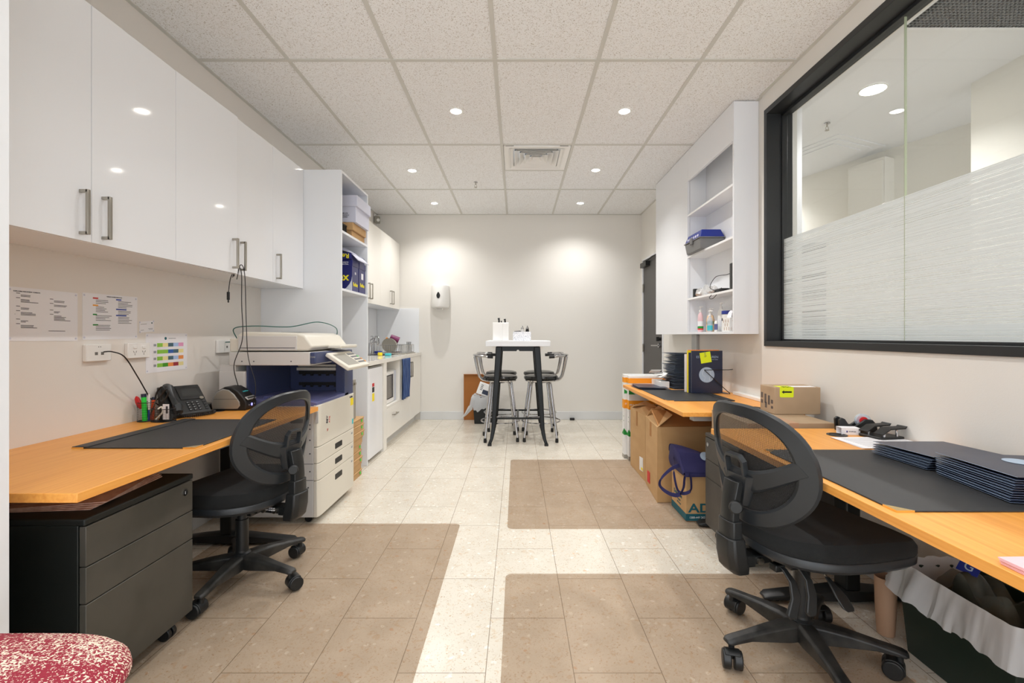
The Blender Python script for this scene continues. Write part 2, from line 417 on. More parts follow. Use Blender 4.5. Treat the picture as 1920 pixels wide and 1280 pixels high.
def bez(p, n=16):
    P = [Vector(q) for q in p]; out = []
    for i in range(len(P)-1):
        p0 = P[max(i-1, 0)]; p1 = P[i]; p2 = P[i+1]; p3 = P[min(i+2, len(P)-1)]
        for k in range(n):
            t = k/n
            out.append(.5*((2*p1)+(p2-p0)*t+(2*p0-5*p1+4*p2-p3)*t*t+(3*p1-p0-3*p2+p3)*t**3))
    out.append(P[-1]); return out
def rrect(x0, x1, y0, y1, r, n=5):
    P = []
    for cx, cy, a in ((x1-r, y1-r, 0), (x0+r, y1-r, PI/2), (x0+r, y0+r, PI), (x1-r, y0+r, 1.5*PI)):
        for k in range(n+1): P.append((cx+r*math.cos(a+PI/2*k/n), cy+r*math.sin(a+PI/2*k/n)))
    return P

def rrs(x0, x1, y0, y1, r, n):
    P = [Vector((a, b)) for a, b in rrect(x0, x1, y0, y1, r, 6)]; L = [0]
    for i in range(len(P)): L.append(L[-1]+(P[(i+1) % len(P)]-P[i]).length)
    out = []; k = 0
    for i in range(n):
        s = L[-1]*i/n
        while L[k+1] < s: k += 1
        f = (s-L[k])/max(1e-9, L[k+1]-L[k]); q = P[k].lerp(P[(k+1) % len(P)], f); out.append((q.x, q.y))
    return out
mat('wrap_dark', (52, 56, 50), .25)
mat_mix_transparent('dark_film', (96, 100, 92), .35, .2)
# ============================================================ THE ROOM
XL, XR, XN, YB, H = -1.865, 1.65, 1.64, 6.195, 2.72
Y0 = -1.6
struct('floor', MB().box(XL-.1, 6.0, Y0, 8.2, -.05, 0), 'terrazzo')
DX0, DX1, DY0, DY1 = -.127+.03, .473-.03, 3.913+.02, 4.513
cb = MB()
cb.box(XL-.1, 1.85, Y0, DY0, H, H+.03); cb.box(XL-.1, 1.85, DY1, YB+.1, H, H+.03)
cb.box(XL-.1, DX0, DY0, DY1, H, H+.03); cb.box(DX1, 1.85, DY0, DY1, H, H+.03)
struct('ceiling', cb, 'ceiling_tile')
g = MB()
for k in range(-2, 4): g.box(-.127+.6*k-.012, -.127+.6*k+.012, Y0, YB, H-.004, H+.001)
for k in range(-4, 4):
    y = 2.713+1.205*k
    if y > Y0: g.box(XL, XR, y-.012, y+.012, H-.005, H+.001)
g.box(-.127, .473, 4.516, 4.54, H-.005, H+.001)
g.box(XL, XL+.02, Y0, YB, H-.006, H+.001); g.box(XR-.02, XR, 3.12, YB, H-.006, H+.001); g.box(XN-.02, XN, Y0, 3.12, H-.006, H+.001)
g.box(XL, XR, YB-.02, YB, H-.006, H+.001)
struct('trim_1', g, 'grid')
struct('wall_back', MB().box(XL-.1, 1.85, YB, YB+.1, 0, H+.03), 'paint')
struct('wall_left', MB().box(XL-.1, XL, Y0, YB, 0, H+.03), 'paint_left')
struct('wall_nib', MB().box(XL, -1.262, 1.06, 1.16, 0, H), 'nib')
r = MB()
r.box(XR, 1.85, 3.12, 5.25, 0, H+.03); r.box(XR, 1.85, 5.25, 6.12, 2.10, H+.03); r.box(XR, 1.85, 6.12, YB, 0, H+.03)
r.box(XN, 1.85, Y0, 3.12, 0, 1.048); r.box(XN, 1.85, Y0, 3.12, 2.60, H+.03); r.box(XN, 1.85, 3.08, 3.12, 1.048, 2.60); r.box(XN, 1.85, Y0, .3, 1.048, 2.60)
struct('wall_right', r, 'paint')
b = MB().box(-1.28, 1.62, YB-.014, YB, 0, .107); struct('baseboard_back', b, 'skirt', .003)
b = MB().box(XR-.012, XR, 3.12, 5.2, 0, .107).box(XN-.012, XN, Y0, 3.12, 0, .107); struct('baseboard_right', b, 'skirt', .003)
b = MB().box(XL, XL+.012, 1.16, 3.40, 0, .107); struct('baseboard_left', b, 'skirt', .003)
# ---- door on the right wall
d = thing('door_1', 'dark grey door in the right wall beside the back corner', 'door', (1.66, 5.68, 0), kind='structure')
box('door_leaf', 1.655, 1.695, 5.275, 6.095, .005, 2.08, 'door_dark', d, .002)
b = MB().box(1.64, 1.70, 5.25, 5.275, 0, 2.10).box(1.64, 1.70, 6.095, 6.12, 0, 2.10).box(1.64, 1.70, 5.25, 6.12, 2.08, 2.10); build('door_frame', b, 'next_white', d, .002)
b = MB().box(1.60, 1.655, 5.80, 6.06, 1.985, 2.045).tube([(1.625, 5.86, 2.05), (1.625, 5.62, 2.065), (1.65, 5.42, 2.075)], .009, 6); build('door_closer', b, 'black_metal', d, .003)
for z in (1.73, .955, .2):
    build('hinge', MB().cyl((1.647, 6.09, z-.05), .008, .1, 10).box(1.642, 1.65, 6.06, 6.115, z-.05, z+.05), 'steel', d)
b = MB().cyl((1.625, 5.36, 1.0), .025, .03, 16, axis='x').tube([(1.615, 5.36, 1.0), (1.585, 5.36, 1.0), (1.58, 5.40, 1.0), (1.585, 5.49, .998)], .009, 8); build('door_handle', b, 'chrome', d, smooth=True)
build('lock', MB().cyl((1.63, 5.36, 1.075), .02, .025, 16, axis='x').box(1.60, 1.63, 5.35, 5.37, 1.05, 1.10), 'dark', d)
# ---- interior window on the right
WY0, WY1, WZ0, WZ1 = .3, 3.08, 1.048, 2.60
wn = thing('window_1', 'large black framed interior window with a frosted lower film', 'window', (1.72, 1.7, WZ0), kind='structure')
b = MB(); fw = .035
for y0, y1, z0, z1 in ((WY0, WY1, WZ0, WZ0+fw), (WY0, WY1, WZ1-fw, WZ1), (WY0, WY0+fw, WZ0+fw, WZ1-fw), (WY1-fw, WY1, WZ0+fw, WZ1-fw)):
    b.box(1.630, 1.80, y0, y1, z0, z1)
for y0, y1, z0, z1 in ((WY0+fw, WY1-fw, WZ0+fw, WZ0+fw+.012), (WY0+fw, WY1-fw, WZ1-fw-.02, WZ1-fw), (WY1-fw-.012, WY1-fw, WZ0+fw, WZ1-fw)):
    b.box(1.725, 1.76, y0, y1, z0, z1)
build('window_frame', b, 'black_frame', wn, .002)
for y0, y1 in ((WY0+fw, 2.088), (2.092, WY1-fw-.012)): box('pane', 1.738, 1.744, y0, y1, WZ0+fw+.012, WZ1-fw-.02, 'glass', wn)
for y0, y1 in ((WY0+fw, 2.088), (2.092, WY1-fw-.012)): box('frosted_film', 1.7362, 1.7368, y0, y1, WZ0+fw+.012, 1.742, 'frost', wn)
mat('joint', (168, 176, 150), .3)
box('glass_joint', 1.736, 1.746, 2.0885, 2.0915, WZ0+fw+.012, WZ1-fw-.02, 'joint', wn)
# ---- the room behind the window
struct('ceiling_next', MB().box(1.85, 6.0, Y0, 8.2, H, H+.03), 'next_white')
b = MB().box(2.89, 3.0, Y0, 2.97, 0, H); struct('wall_partition', b, 'wall_next')
dx, dy = (3.42-2.9), (3.52-4.745); ln = math.hypot(dx, dy); ux, uy = dx/ln, dy/ln
p0 = (2.9-ux*2.6, 4.745-uy*2.6); p1 = (3.42+ux*2.2, 3.52+uy*2.2); nx, ny = -uy*.1, ux*.1
b = MB().prism([p0, p1, (p1[0]+nx, p1[1]+ny), (p0[0]+nx, p0[1]+ny)], 0, H); struct('wall_far', b, 'wall_next')
b = MB().box(1.85, 1.925, 3.15, 3.30, 0, H); struct('wall_return', b, 'next_white')
cb_ = thing('cupboard', 'tall cream cupboard by the far wall beyond the glass', 'cupboard', (3.0, 4.2, 0))
mxp = T((3.08, 4.25, 0)) @ Rz(math.atan2(uy, ux))
build('carcass', MB().box(0, .30, -.10, .10, 0, 2.63, mxp), 'wall_next', cb_, .003)
build('cupboard_door', MB().box(.01, .29, -.115, -.102, .1, 2.60, mxp), 'wall_next', cb_, .002)
tag(box('filing_cabinet', 2.06, 2.27, 3.42, 3.85, 0, 1.80, 'black_frame', None, .004), 'dark tall cabinet glimpsed through the frosted film', 'cabinet')
v = thing('ceiling_grille', 'grey perforated return air grille in the ceiling beyond the glass', 'vent', (2.4, 2.08, 2.70))
b = MB().box(1.98, 2.80, 1.75, 2.41, 2.712, 2.72); build('backing', b, 'dark', v)
b = MB()
for k in range(41): b.box(1.99+k*.02, 1.995+k*.02, 1.76, 2.40, 2.702, 2.712)
for k in range(33): b.box(1.99, 2.79, 1.76+k*.02, 1.765+k*.02, 2.702, 2.712)
build('mesh_grid', b, 'grille_grey', v)
b = MB().box(1.97, 2.81, 1.74, 1.76, 2.700, 2.72).box(1.97, 2.81, 2.40, 2.42, 2.700, 2.72).box(1.97, 1.99, 1.76, 2.40, 2.700, 2.72).box(2.79, 2.81, 1.76, 2.40, 2.700, 2.72); build('frame', b, 'next_white', v)
v = thing('slot_diffuser', 'white stepped air diffuser on the ceiling beyond the glass', 'vent', (2.95, 4.15, 2.70))
mxq = T((2.72, 4.1, 0)) @ Rz(math.atan2(uy, ux))
for k in range(3): build('slat', MB().box(-.3+.06*k, .3-.06*k, -.3+.06*k, .3-.06*k, 2.714-.006*k, 2.72-.006*k, mxq), 'next_white', v, .001)

# ============================================================ CEILING FITTINGS
def downlight(loc, label, rad=.038, watts=LAMP_W, group=None, first=None):
    if first:
        t = first.copy(); C.objects.link(t); t.location = loc; t['label'] = label
        for ch in first.children:
            c = ch.copy(); C.objects.link(c); c.parent = t
        return t
    t = thing('downlight', label, 'ceiling light', (0, 0, 0), group)
    b = MB().lathe([(rad, -.001), (rad+.012, -.001), (rad+.011, -.005), (rad+.003, -.007), (rad, -.005)], n=28, cap=False)
    b.bm.faces.ensure_lookup_table()
    build('trim_ring', b, 'white_plastic', t, smooth=True)
    build('diffuser', MB().cyl((0, 0, -.004), rad, .003, 28), 'lamp_disc', t)
    ld = bpy.data.lights.new('lamp', 'SPOT'); ld.energy = watts; ld.spot_size = math.radians(132); ld.spot_blend = .85
    ld.shadow_soft_size = .016; ld.color = (1, .985, .968)
    lo = bpy.data.objects.new('lamp', ld); C.objects.link(lo); lo.parent = t; lo.location = (0, 0, -.012)
    t.location = loc; return t
GL = 'round recessed downlights in the tiled ceiling'
d0 = downlight((-.434, 3.33, H), 'round downlight left of centre in the nearest visible pair', group=GL)
for x, y, l in ((.768, 3.33, 'round downlight right of centre in the nearest visible pair'),
                (-1.015, 4.53, 'round downlight above the tall open shelf cabinet in the middle pair'),
                (.764, 4.52, 'round downlight right of the square air vent'),
                (-.998, 5.655, 'round downlight on the left close to the back wall'),
                (.768, 5.65, 'round downlight on the right close to the back wall')):
    downlight((x, y, H), l, first=d0)
d1 = None
for x, y in ((-.434, 2.12), (.768, 2.12), (-.434, .92), (.768, .92), (-.434, -.3), (.768, -.3)):
    lb_ = 'round downlight %.1f metres ahead' % y if False else 'round downlight out of sight overhead, ' + ('left' if x < 0 else 'right') + {2.12: ' just ahead of the nearest visible pair', .92: ' of the viewer', -.3: ' behind the viewer'}[y]
    if d1 is None: d1 = downlight((x, y, H), lb_, watts=LAMP_W*.52, group=GL)
    else: downlight((x, y, H), lb_, first=d1)
dn = downlight((2.32, 3.04, H), 'large bright round downlight seen through the glass', .07, 52)
dn['group'] = 'downlights of the next room'
for x, y in ((2.32, 1.2), (2.32, -.4), (2.5, 5.0), (4.4, 1.6), (4.4, 3.6)): downlight((x, y, H), 'round ceiling light added unseen to brighten the next room', first=dn)  # extra lamps, out of view, added to lift the dark room behind the glass
# square 4-way diffuser
v = thing('air_vent', 'square white four way air vent with nested louvres in the ceiling', 'vent', (.173, 4.22, H))
cx, cy = .173, 4.223
def sqring(mb, r0, r1, z0, z1, t=.004):
    R = []
    for rr, z in ((r0, z0), (r1, z1), (r1-t, z1), (r0-t, z0)):
        R.append([(cx+sx*rr, cy+sy*rr, z) for sx, sy in ((-1, -1), (1, -1), (1, 1), (-1, 1))])
    # one closed loop of quads round the square
    V = [[mb.bm.verts.new(p) for p in r] for r in R]
    for i in range(4):
        for k in range(4): mb.bm.faces.new([V[i][k], V[i][(k+1) % 4], V[(i+1) % 4][(k+1) % 4], V[(i+1) % 4][k]])
b = MB().box(DX0-.02, DX1+.02, DY0-.02, DY1+.02, H+.12, H+.13); b.box(DX0-.02, DX0-.01, DY0-.02, DY1+.02, H, H+.12); b.box(DX1+.01, DX1+.02, DY0-.02, DY1+.02, H, H+.12)
build('plenum_box', b, 'dark', v)
b = MB(); sqring(b, .285, .245, H-.006, H+.004, .04); build('vent_frame', b, 'white_plastic', v)
for k in range(5):
    ro = .245-.046*k
    b = MB(); sqring(b, ro-.006, ro-.05, H-.012, H+.035, .003); build('louvre', b, 'white_plastic', v)
b = MB().box(cx-.028, cx+.028, cy-.028, cy+.028, H-.006, H+.0); build('centre_plate', b, 'white_plastic', v, .002)
def sprinkler(x, y, label):
    t = thing('sprinkler_head', label, 'sprinkler', (x, y, H-.05))
    build('rose', MB().lathe([(.02, H), (.022, H-.006), (.01, H-.010)], (x, y, 0), 16), 'chrome', t, smooth=True)
    b = MB().cyl((x, y, H-.03), .006, .03, 8).tube([(x-.008, y, H-.03), (x-.012, y, H-.045), (x, y, H-.055)], .002, 6).tube([(x+.008, y, H-.03), (x+.012, y, H-.045), (x, y, H-.055)], .002, 6)
    build('body', b, 'steel', t); build('deflector', MB().cyl((x, y, H-.058), .015, .002, 14), 'steel', t)
sprinkler(-.43, 4.88, 'small metal fire sprinkler head on the ceiling left of the vent')
sprinkler(2.34, 3.52, 'small metal sprinkler head seen through the window')
t = thing('motion_sensor', 'small cream alarm sensor high in the back left corner', 'sensor', (-1.83, 6.1, 2.58))
build('bracket', MB().box(-1.862, -1.84, 6.08, 6.12, 2.66, 2.70), 'white_plastic', t)
build('body', MB().prism(rrect(-1.86, -1.79, 6.06, 6.13, .02), 2.58, 2.67), 'plate_grey', t, .008)
build('lens', MB().lathe([(.001, 0), (.014, .004), (.02, .012), (.02, .02)], (0, 0, 0), 14, T((-1.795, 6.055, 2.61)) @ Rx(PI/2) @ T((0, 0, -.005))), 'white_plastic', t, smooth=True)

# ============================================================ CABINETS
def handle_v(x, y, z0, z1, parent, out=1):
    # square bar handle standing off a face that looks to +x (out=1)
    b = MB().box(x+.028*out-.005, x+.028*out+.005, y-.006, y+.006, z0, z1).box(min(x, x+.03*out), max(x, x+.03*out), y-.006, y+.006, z0, z0+.011).box(min(x, x+.03*out), max(x, x+.03*out), y-.006, y+.006, z1-.011, z1)
    return build('handle', b, 'steel', parent, .0012)
TZ, BZ, XF = 2.325, 1.458, -1.554
def wall_unit(name, label, y0, y1, doors, m='cabinet', hz=(1.50, 1.70), ajar=None, grp=None):
    t = thing(name, label, 'cabinet', (XL+.15, (y0+y1)/2, BZ), grp)
    b = MB().box(XL, XF-.02, y0+.0005, y1-.0005, BZ, BZ+.016).box(XL, XF-.02, y0+.0005, y1-.0005, TZ-.016, TZ).box(XL, XL+.01, y0+.0005, y1-.0005, BZ+.016, TZ-.016)
    b.box(XL+.01, XF-.02, y0+.0005, y0+.016, BZ+.016, TZ-.016).box(XL+.01, XF-.02, y1-.016, y1-.0005, BZ+.016, TZ-.016)
    build('carcass', b, 'carcass', t)
    for i, (a, c, hs) in enumerate(doors):
        mb = MB()
        mx = None
        if ajar == i: mx = T((XF-.018, a, 0)) @ Rz(math.radians(-1.6)) @ T((-(XF-.018), -a, 0))
        mb.box(XF-.018, XF, a+.0012, c-.0012, BZ, TZ, mx)
        dr = build('cabinet_door', mb, m, t, .001)
        hy = a+.045 if hs == 'n' else c-.045
        hb = MB()
        for q in ((XF+.023, XF+.033, hy-.006, hy+.006, hz[0], hz[1]), (XF, XF+.03, hy-.006, hy+.006, hz[0], hz[0]+.011), (XF, XF+.03, hy-.006, hy+.006, hz[1]-.011, hz[1])): hb.box(*q, mx)
        build('handle', hb, 'steel', dr, .0012)
    return t
# z of the handles: read off at door 1/2
wall_unit('wall_cabinet', 'glossy white wall cabinet nearest the viewer, its two handles side by side', 1.285, 2.128, [(1.285, 1.706, 'f'), (1.706, 2.128, 'n')], hz=(1.478, 1.638))
wall_unit('wall_cabinet', 'glossy white wall cabinet with two cables hanging from its ajar door', 2.128, 2.975, [(2.128, 2.58, 'f'), (2.58, 2.975, 'n')], hz=(1.482, 1.645), ajar=0)
wall_unit('wall_cabinet', 'glossy white single door wall cabinet against the tall shelf unit', 2.975, 3.398, [(2.975, 3.398, 'n')], hz=(1.482, 1.645))
wall_unit('wall_cabinet', 'white single door wall cabinet hidden behind the tall shelf unit above the fridge', 4.012, 4.47, [(4.012, 4.47, 'n')], 'kitchen')
wall_unit('wall_cabinet', 'white two door wall cabinet over the sink', 4.47, 5.33, [(4.47, 4.90, 'f'), (4.90, 5.33, 'n')], 'kitchen', (1.50, 1.665))
wall_unit('wall_cabinet', 'white two door wall cabinet ending at the back wall', 5.33, 6.19, [(5.33, 5.76, 'f'), (5.76, 6.19, 'n')], 'kitchen', (1.50, 1.665))
# tall open shelf unit
XT, ya, yb = -1.278, 3.400, 4.008
t = thing('tall_shelf_unit', 'tall white open shelf unit standing behind the copier', 'shelf unit', (-1.57, 3.7, 0))
box('side_panel', XL, XT, ya, ya+.018, 0, TZ, 'carcass', t, .001)
box('side_panel', XL, XT, yb-.018, yb, 0, TZ, 'carcass', t, .001)
box('top_panel', XL, XT, ya+.018, yb-.018, TZ-.018, TZ, 'carcass', t, .001)
box('back_panel', XL, XL+.012, ya+.018, yb-.018, .0, TZ-.018, 'carcass', t)
for z in (1.889, 1.464): box('shelf', XL+.012, XT, ya+.018, yb-.018, z-.018, z, 'carcass', t, .001)
# its contents
t = thing('archive_box', 'pale grey lidded archive box high on the tall shelf unit', 'box', (-1.45, 3.8, 2.03))
box('box_body', -1.70, -1.262, 3.66, 3.985, 2.0065, 2.13, 'archive', t, .002)
box('lid', -1.71, -1.248, 3.65, 3.989, 2.128, 2.215, 'archive', t, .003)
for k, zt in enumerate((2.075, 2.06, 2.045)): text('lettering', ('PLEASE USE', 'RECYCLE BOX', 'A4 COPIES')[k], .014, 'ink', FNY(-1.36, 3.6592, zt), t)
def openbox(mb, x0, x1, y0, y1, z0, z1, tk=.004):
    mb.box(x0, x1, y0, y1, z0, z0+tk); mb.box(x0, x0+tk, y0, y1, z0+tk, z1); mb.box(x1-tk, x1, y0, y1, z0+tk, z1); mb.box(x0+tk, x1-tk, y0, y0+tk, z0+tk, z1); mb.box(x0+tk, x1-tk, y1-tk, y1, z0+tk, z1); return mb
tag(box('cardboard_box', -1.62, -1.30, 3.68, 3.98, 1.890, 1.946, 'cardboard', None, .002), 'flat brown box lying on the upper shelf under another brown box', 'box')
tag(box('cardboard_box', -1.66, -1.285, 3.66, 3.975, 1.947, 2.005, 'cardboard', None, .002), 'flat brown box right under the pale archive box', 'box')
t = thing('letter_tray', 'black slatted desk tray stored beside the brown boxes', 'tray', (-1.45, 3.55, 1.89))
build('tray_base', MB().box(-1.70, -1.32, 3.44, 3.64, 1.890, 1.897), 'black_plastic', t)
b = MB()
for k in range(14): b.box(-1.70+.0277*k, -1.69+.0277*k, 3.44, 3.452, 1.897, 1.965); b.box(-1.70+.0277*k, -1.69+.0277*k, 3.628, 3.64, 1.897, 1.965)
for k in range(7): b.box(-1.332, -1.32, 3.455+.026*k, 3.465+.026*k, 1.897, 1.965)
b.box(-1.70, -1.32, 3.44, 3.452, 1.96, 1.97).box(-1.332, -1.32, 3.452, 3.628, 1.96, 1.97); build('tray_sides', b, 'black_plastic', t)
# paper cartons
def reflexbox(y0, y1, label):
    t = thing('paper_carton', label, 'carton', (-1.45, (y0+y1)/2, 1.465))
    box('carton_body', -1.66, -1.29, y0, y1, 1.465, 1.665, 'reflex', t, .002)
    box('lid', -1.663, -1.287, y0-.002, y1+.002, 1.662, 1.712, 'reflex', t, .002)
    return t
t = reflexbox(3.655, 3.80, 'navy copy paper carton with yellow lettering on the middle shelf, front one')
text('lettering', 'Reflex', .085, 'reflex_yellow', FNY(-1.425, 3.6542, 1.575), t, bold=.002)
text('lettering', 'CARBON', .013, 'paper', FNY(-1.345, 3.6525, 1.69), t); text('lettering', 'NEUTRAL', .013, 'paper', FNY(-1.345, 3.6525, 1.675), t)
text('lettering', 'COPY PAPER', .013, 'paper', FNY(-1.41, 3.6542, 1.52), t)
b = MB().prism([(-1.29, 1.466), (-1.29, 1.58), (-1.295, 1.55), (-1.31, 1.52), (-1.335, 1.49), (-1.36, 1.475), (-1.38, 1.466)][::-1], 3.6535, 3.6548, axis='y'); build('grey_swoosh', b, 'reflex_grey', t)
text('lettering', 'Reflex', .042, 'reflex_yellow', FPX(-1.2895, 3.73, 1.52), t, bold=.001)
text('lettering', '80', .03, 'paper', FPX(-1.2895, 3.73, 1.61), t)
t = reflexbox(3.815, 3.975, 'navy copy paper carton behind the front one on the middle shelf')
text('lettering', 'Reflex', .042, 'reflex_yellow', FPX(-1.2895, 3.895, 1.53), t, bold=.001)
box('label_sticker', -1.2905, -1.2893, 3.87, 3.92, 1.58, 1.63, 'paper', t)
t = thing('shallow_carton', 'shallow navy carton top with upside down yellow lettering atop the copy paper carton', 'carton lid', (-1.45, 3.8, 1.713))
box('lid_body', -1.68, -1.295, 3.645, 3.965, 1.714, 1.765, 'reflex', t, .002)
text('lettering', 'Reflex', .05, 'reflex_yellow', face((-1.372, 3.6442, 1.74), (-1, 0, 0), (0, 0, -1)), t, bold=.001)
b = MB().grid(lambda u, w_: (-1.62+.375*u, 3.66+.27*w_, 1.768+.07*math.sin(PI*min(1, u*1.15))*(.7+.3*math.sin(9*w_+5*u))*(1-.5*abs(w_-.5)) - (.06*max(0, u-.85)/.15)), 18, 14)
o = build('plastic_packet', b, 'archive', None, smooth=True); o.modifiers.new('s', 'SOLIDIFY').thickness = .003
tag(o, 'crumpled pale blue plastic packet on top of the navy cartons', 'packet')
# ---- kitchenette base
BX = -1.296
t = thing('kitchen_base_unit', 'white kitchen base cabinet under the benchtop with a microwave niche', 'cabinet', (-1.58, 5.3, 0))
kx = BX+.018
build('filler_panel', MB().box(XL+.002, kx, 4.485, 4.585, .0, .852), 'kitchen', t, .001)
b = MB().box(XL+.002, kx-.001, 5.10, 5.14, .40, .852).box(XL+.002, XL+.015, 4.585, 5.10, .10, .852).box(XL+.015, kx-.001, 4.585, 5.10, .40, .418).box(XL+.002, kx-.02, 5.14, 6.17, .10, .72).box(XL+.015, kx-.02, 4.585, 5.10, .10, .40).box(XL+.002, kx-.02, 6.17, 6.19, .10, .852).box(kx-.04, kx-.02, 5.14, 6.17, .72, .852)
build('carcass', b, 'kitchen', t, .001)
build('kickboard', MB().box(XL+.002, kx-.07, 4.585, 6.19, 0, .10), 'skirt', t)
dw = build('drawer', MB().box(kx-.018, kx, 4.588, 5.178, .105, .398), 'kitchen', t, .001)
b = MB().box(kx+.023, kx+.033, 4.78, 4.94, .30, .311).box(kx, kx+.03, 4.78, 4.792, .30, .311).box(kx, kx+.03, 4.928, 4.94, .30, .311); build('handle', b, 'steel', dw, .001)
for a, c, hy in ((5.182, 5.58, 5.54), (5.584, 6.188, 5.62)):
    dr = build('cabinet_door', MB().box(kx-.018, kx, a, c, .105, .85), 'kitchen', t, .001); handle_v(kx, hy, .62, .80, dr)
t = thing('benchtop', 'cream stone kitchen benchtop with inset sink', 'benchtop', (-1.58, 5.1, .853))
SX0, SX1, SY0, SY1 = -1.67, -1.41, 5.18, 5.43
b = MB().box(XL, BX+.028, 4.012, SY0, .853, .893).box(XL, BX+.028, SY1, 6.19, .853, .893).box(XL, SX0, SY0, SY1, .853, .893).box(SX1, BX+.028, SY0, SY1, .853, .893)
build('slab', b, 'stone', t, .002)
b = openbox(MB(), SX0-.002, SX1+.002, SY0-.002, SY1+.002, .74, .894, .003); b.box(SX0-.02, SX1+.02, SY0-.02, SY0, .893, .896).box(SX0-.02, SX1+.02, SY1, SY1+.02, .893, .896).box(SX0-.02, SX0, SY0, SY1, .893, .896).box(SX1, SX1+.02, SY0, SY1, .893, .896)
build('sink_bowl', b, 'chrome', t)
b = MB().box(XL+.002, XL+.012, 4.012, 6.18, .894, 1.456); o = build('splashback', b, 'carcass', None); tag(o, 'plain glossy splashback panel on the left wall above the sink', 'splashback')
b = MB().box(XL+.013, BX, YB-.014, YB, .894, 1.474); o = build('splashback', b, 'carcass', None, .001); tag(o, 'plain glossy splashback panel on the back wall at the end of the bench', 'splashback')
# tap
t = thing('tap', 'chrome mixer tap standing behind the sink', 'tap', (-1.78, 4.95, .894))
build('tap_body', MB().lathe([(.028, .894), (.028, .90), (.02, .905), (.02, 1.02), (.016, 1.03)], (-1.715, 5.46, 0), 16), 'chrome', t, smooth=True)
build('spout', MB().tube(bez([(-1.715, 5.46, .98), (-1.68, 5.44, 1.03), (-1.62, 5.40, 1.04), (-1.60, 5.38, 1.0)], 6), .011, 10), 'chrome', t, smooth=True)
build('lever', MB().tube([(-1.715, 5.46, 1.03), (-1.715, 5.46, 1.06), (-1.67, 5.44, 1.085)], .007, 8), 'chrome', t, smooth=True)
t = thing('tap', 'slim chrome filter tap with a cross handle by the sink', 'tap', (-1.78, 5.16, .894))
build('tap_body', MB().cyl((-1.72, 5.60, .894), .012, .21, 12), 'chrome', t, smooth=True)
build('spout', MB().tube(bez([(-1.72, 5.60, 1.04), (-1.69, 5.585, 1.10), (-1.65, 5.56, 1.09), (-1.64, 5.55, 1.02)], 6), .007, 8), 'chrome', t, smooth=True)
build('cross_handle', MB().box(-1.755, -1.685, 5.595, 5.605, 1.10, 1.11).box(-1.725, -1.715, 5.57, 5.63, 1.10, 1.11), 'chrome', t, .002)
# dish rack & contents
RX0, RX1, RY0, RY1 = -1.63, -1.32, 5.56, 5.98
t = thing('dish_rack', 'wire dish rack full of dishes on the kitchen bench', 'dish rack', (-1.58, 5.5, .894))
b = MB()
for z in (.91, 1.0): b.tube([(RX0, RY0, z), (RX1, RY0, z), (RX1, RY1, z), (RX0, RY1, z)], .003, 6, closed=True)
for k in range(12):
    x = RX0+(RX1-RX0)*k/11
    b.tube([(x, RY0, 1.0), (x, RY0, .905), (x, RY1, .905), (x, RY1, 1.0)], .0018, 5)
for k in range(1, 9):
    y = RY0+(RY1-RY0)*k/9
    b.tube([(RX0, y, 1.0), (RX0, y, .908), (RX1, y, .908), (RX1, y, 1.0)], .0018, 5)
build('wire_basket', b, 'chrome', t)
build('drip_tray', MB().box(RX0-.01, RX1+.02, RY0-.01, RY1+.01, .8935, .90), 'silver', t, .002)
for k, (y, m) in enumerate(((5.62, 'plate_grey'), (5.65, 'white_plastic'), (5.68, 'plate_grey'))):
    o = build('plate', MB().lathe([(.001, 0), (.05, .0), (.085, .010), (.088, .012), (.05, .005), (.001, .005)], n=28, mx=T((-1.535, y, 1.0)) @ Rx(PI/2+.25)), m, smooth=True)
    tag(o, ('grey dinner plate nearest in the dish rack', 'white dinner plate between the two grey ones', 'grey dinner plate furthest in the dish rack')[k], 'plate')
o = build('cup', MB().lathe([(.028, 0), (.032, .002), (.04, .11), (.0375, .11), (.029, .006), (.001, .006)], n=24, mx=T((-1.56, 5.76, 1.10)) @ Rz(.3) @ Ry(2.0)), 'purple', smooth=True); tag(o, 'dark purple tumbler tipped on its side on the dish pile', 'cup')
o = build('bowl', MB().lathe([(.02, 0), (.05, .03), (.055, .05), (.052, .05), (.018, .004)], n=24, mx=T((-1.60, 5.74, 1.02)) @ Ry(.8)), 'amber', smooth=True); tag(o, 'orange yellow bowl leaning under the purple tumbler', 'bowl')
for k, (x, y) in enumerate(((-1.38, 5.70), (-1.38, 5.80), (-1.45, 5.88))):
    o = build('drinking_glass', MB().lathe([(.026, 0), (.033, .09), (.031, .09), (.025, .004), (.001, .004)], (x, y, .91), 20), 'clear_bag', smooth=True); tag(o, ('clear glass in the dish rack, front one', 'clear glass in the dish rack, rear right one', 'clear glass in the dish rack beside the purple tumbler')[k], 'glass')
t = thing('cutlery_caddy', 'dark topped cutlery caddy at the back of the dish rack', 'caddy', (-1.37, 5.93, .91))
build('cup', openbox(MB(), -1.40, -1.34, 5.90, 5.96, .912, 1.0, .002), 'clear_bag', t)
for k in range(4): build('utensil', MB().tube([(-1.39+.012*k, 5.92+.006*(k % 2), .92), (-1.395+.016*k, 5.925, 1.035)], .004, 6), 'dark', t)
o = build('cleaning_sponge', MB().prism(rrect(-1.44, -1.375, 5.08, 5.13, .012), .894, .922), 'aqua', None, .006); tag(o, 'aqua sponge on the bench edge beside the sink', 'sponge')
t = thing('scrubbing_brush', 'dish brush with striped head beside the aqua sponge', 'brush', (-1.50, 5.12, .895))
build('brush_head', MB().lathe([(.02, .898), (.026, .905), (.026, .925), (.02, .935)], (-1.50, 5.12, -.003), 16), 'yellow', t, smooth=True); build('bristles', MB().cyl((-1.50, 5.12, .932), .022, .012, 14), 'blue', t)
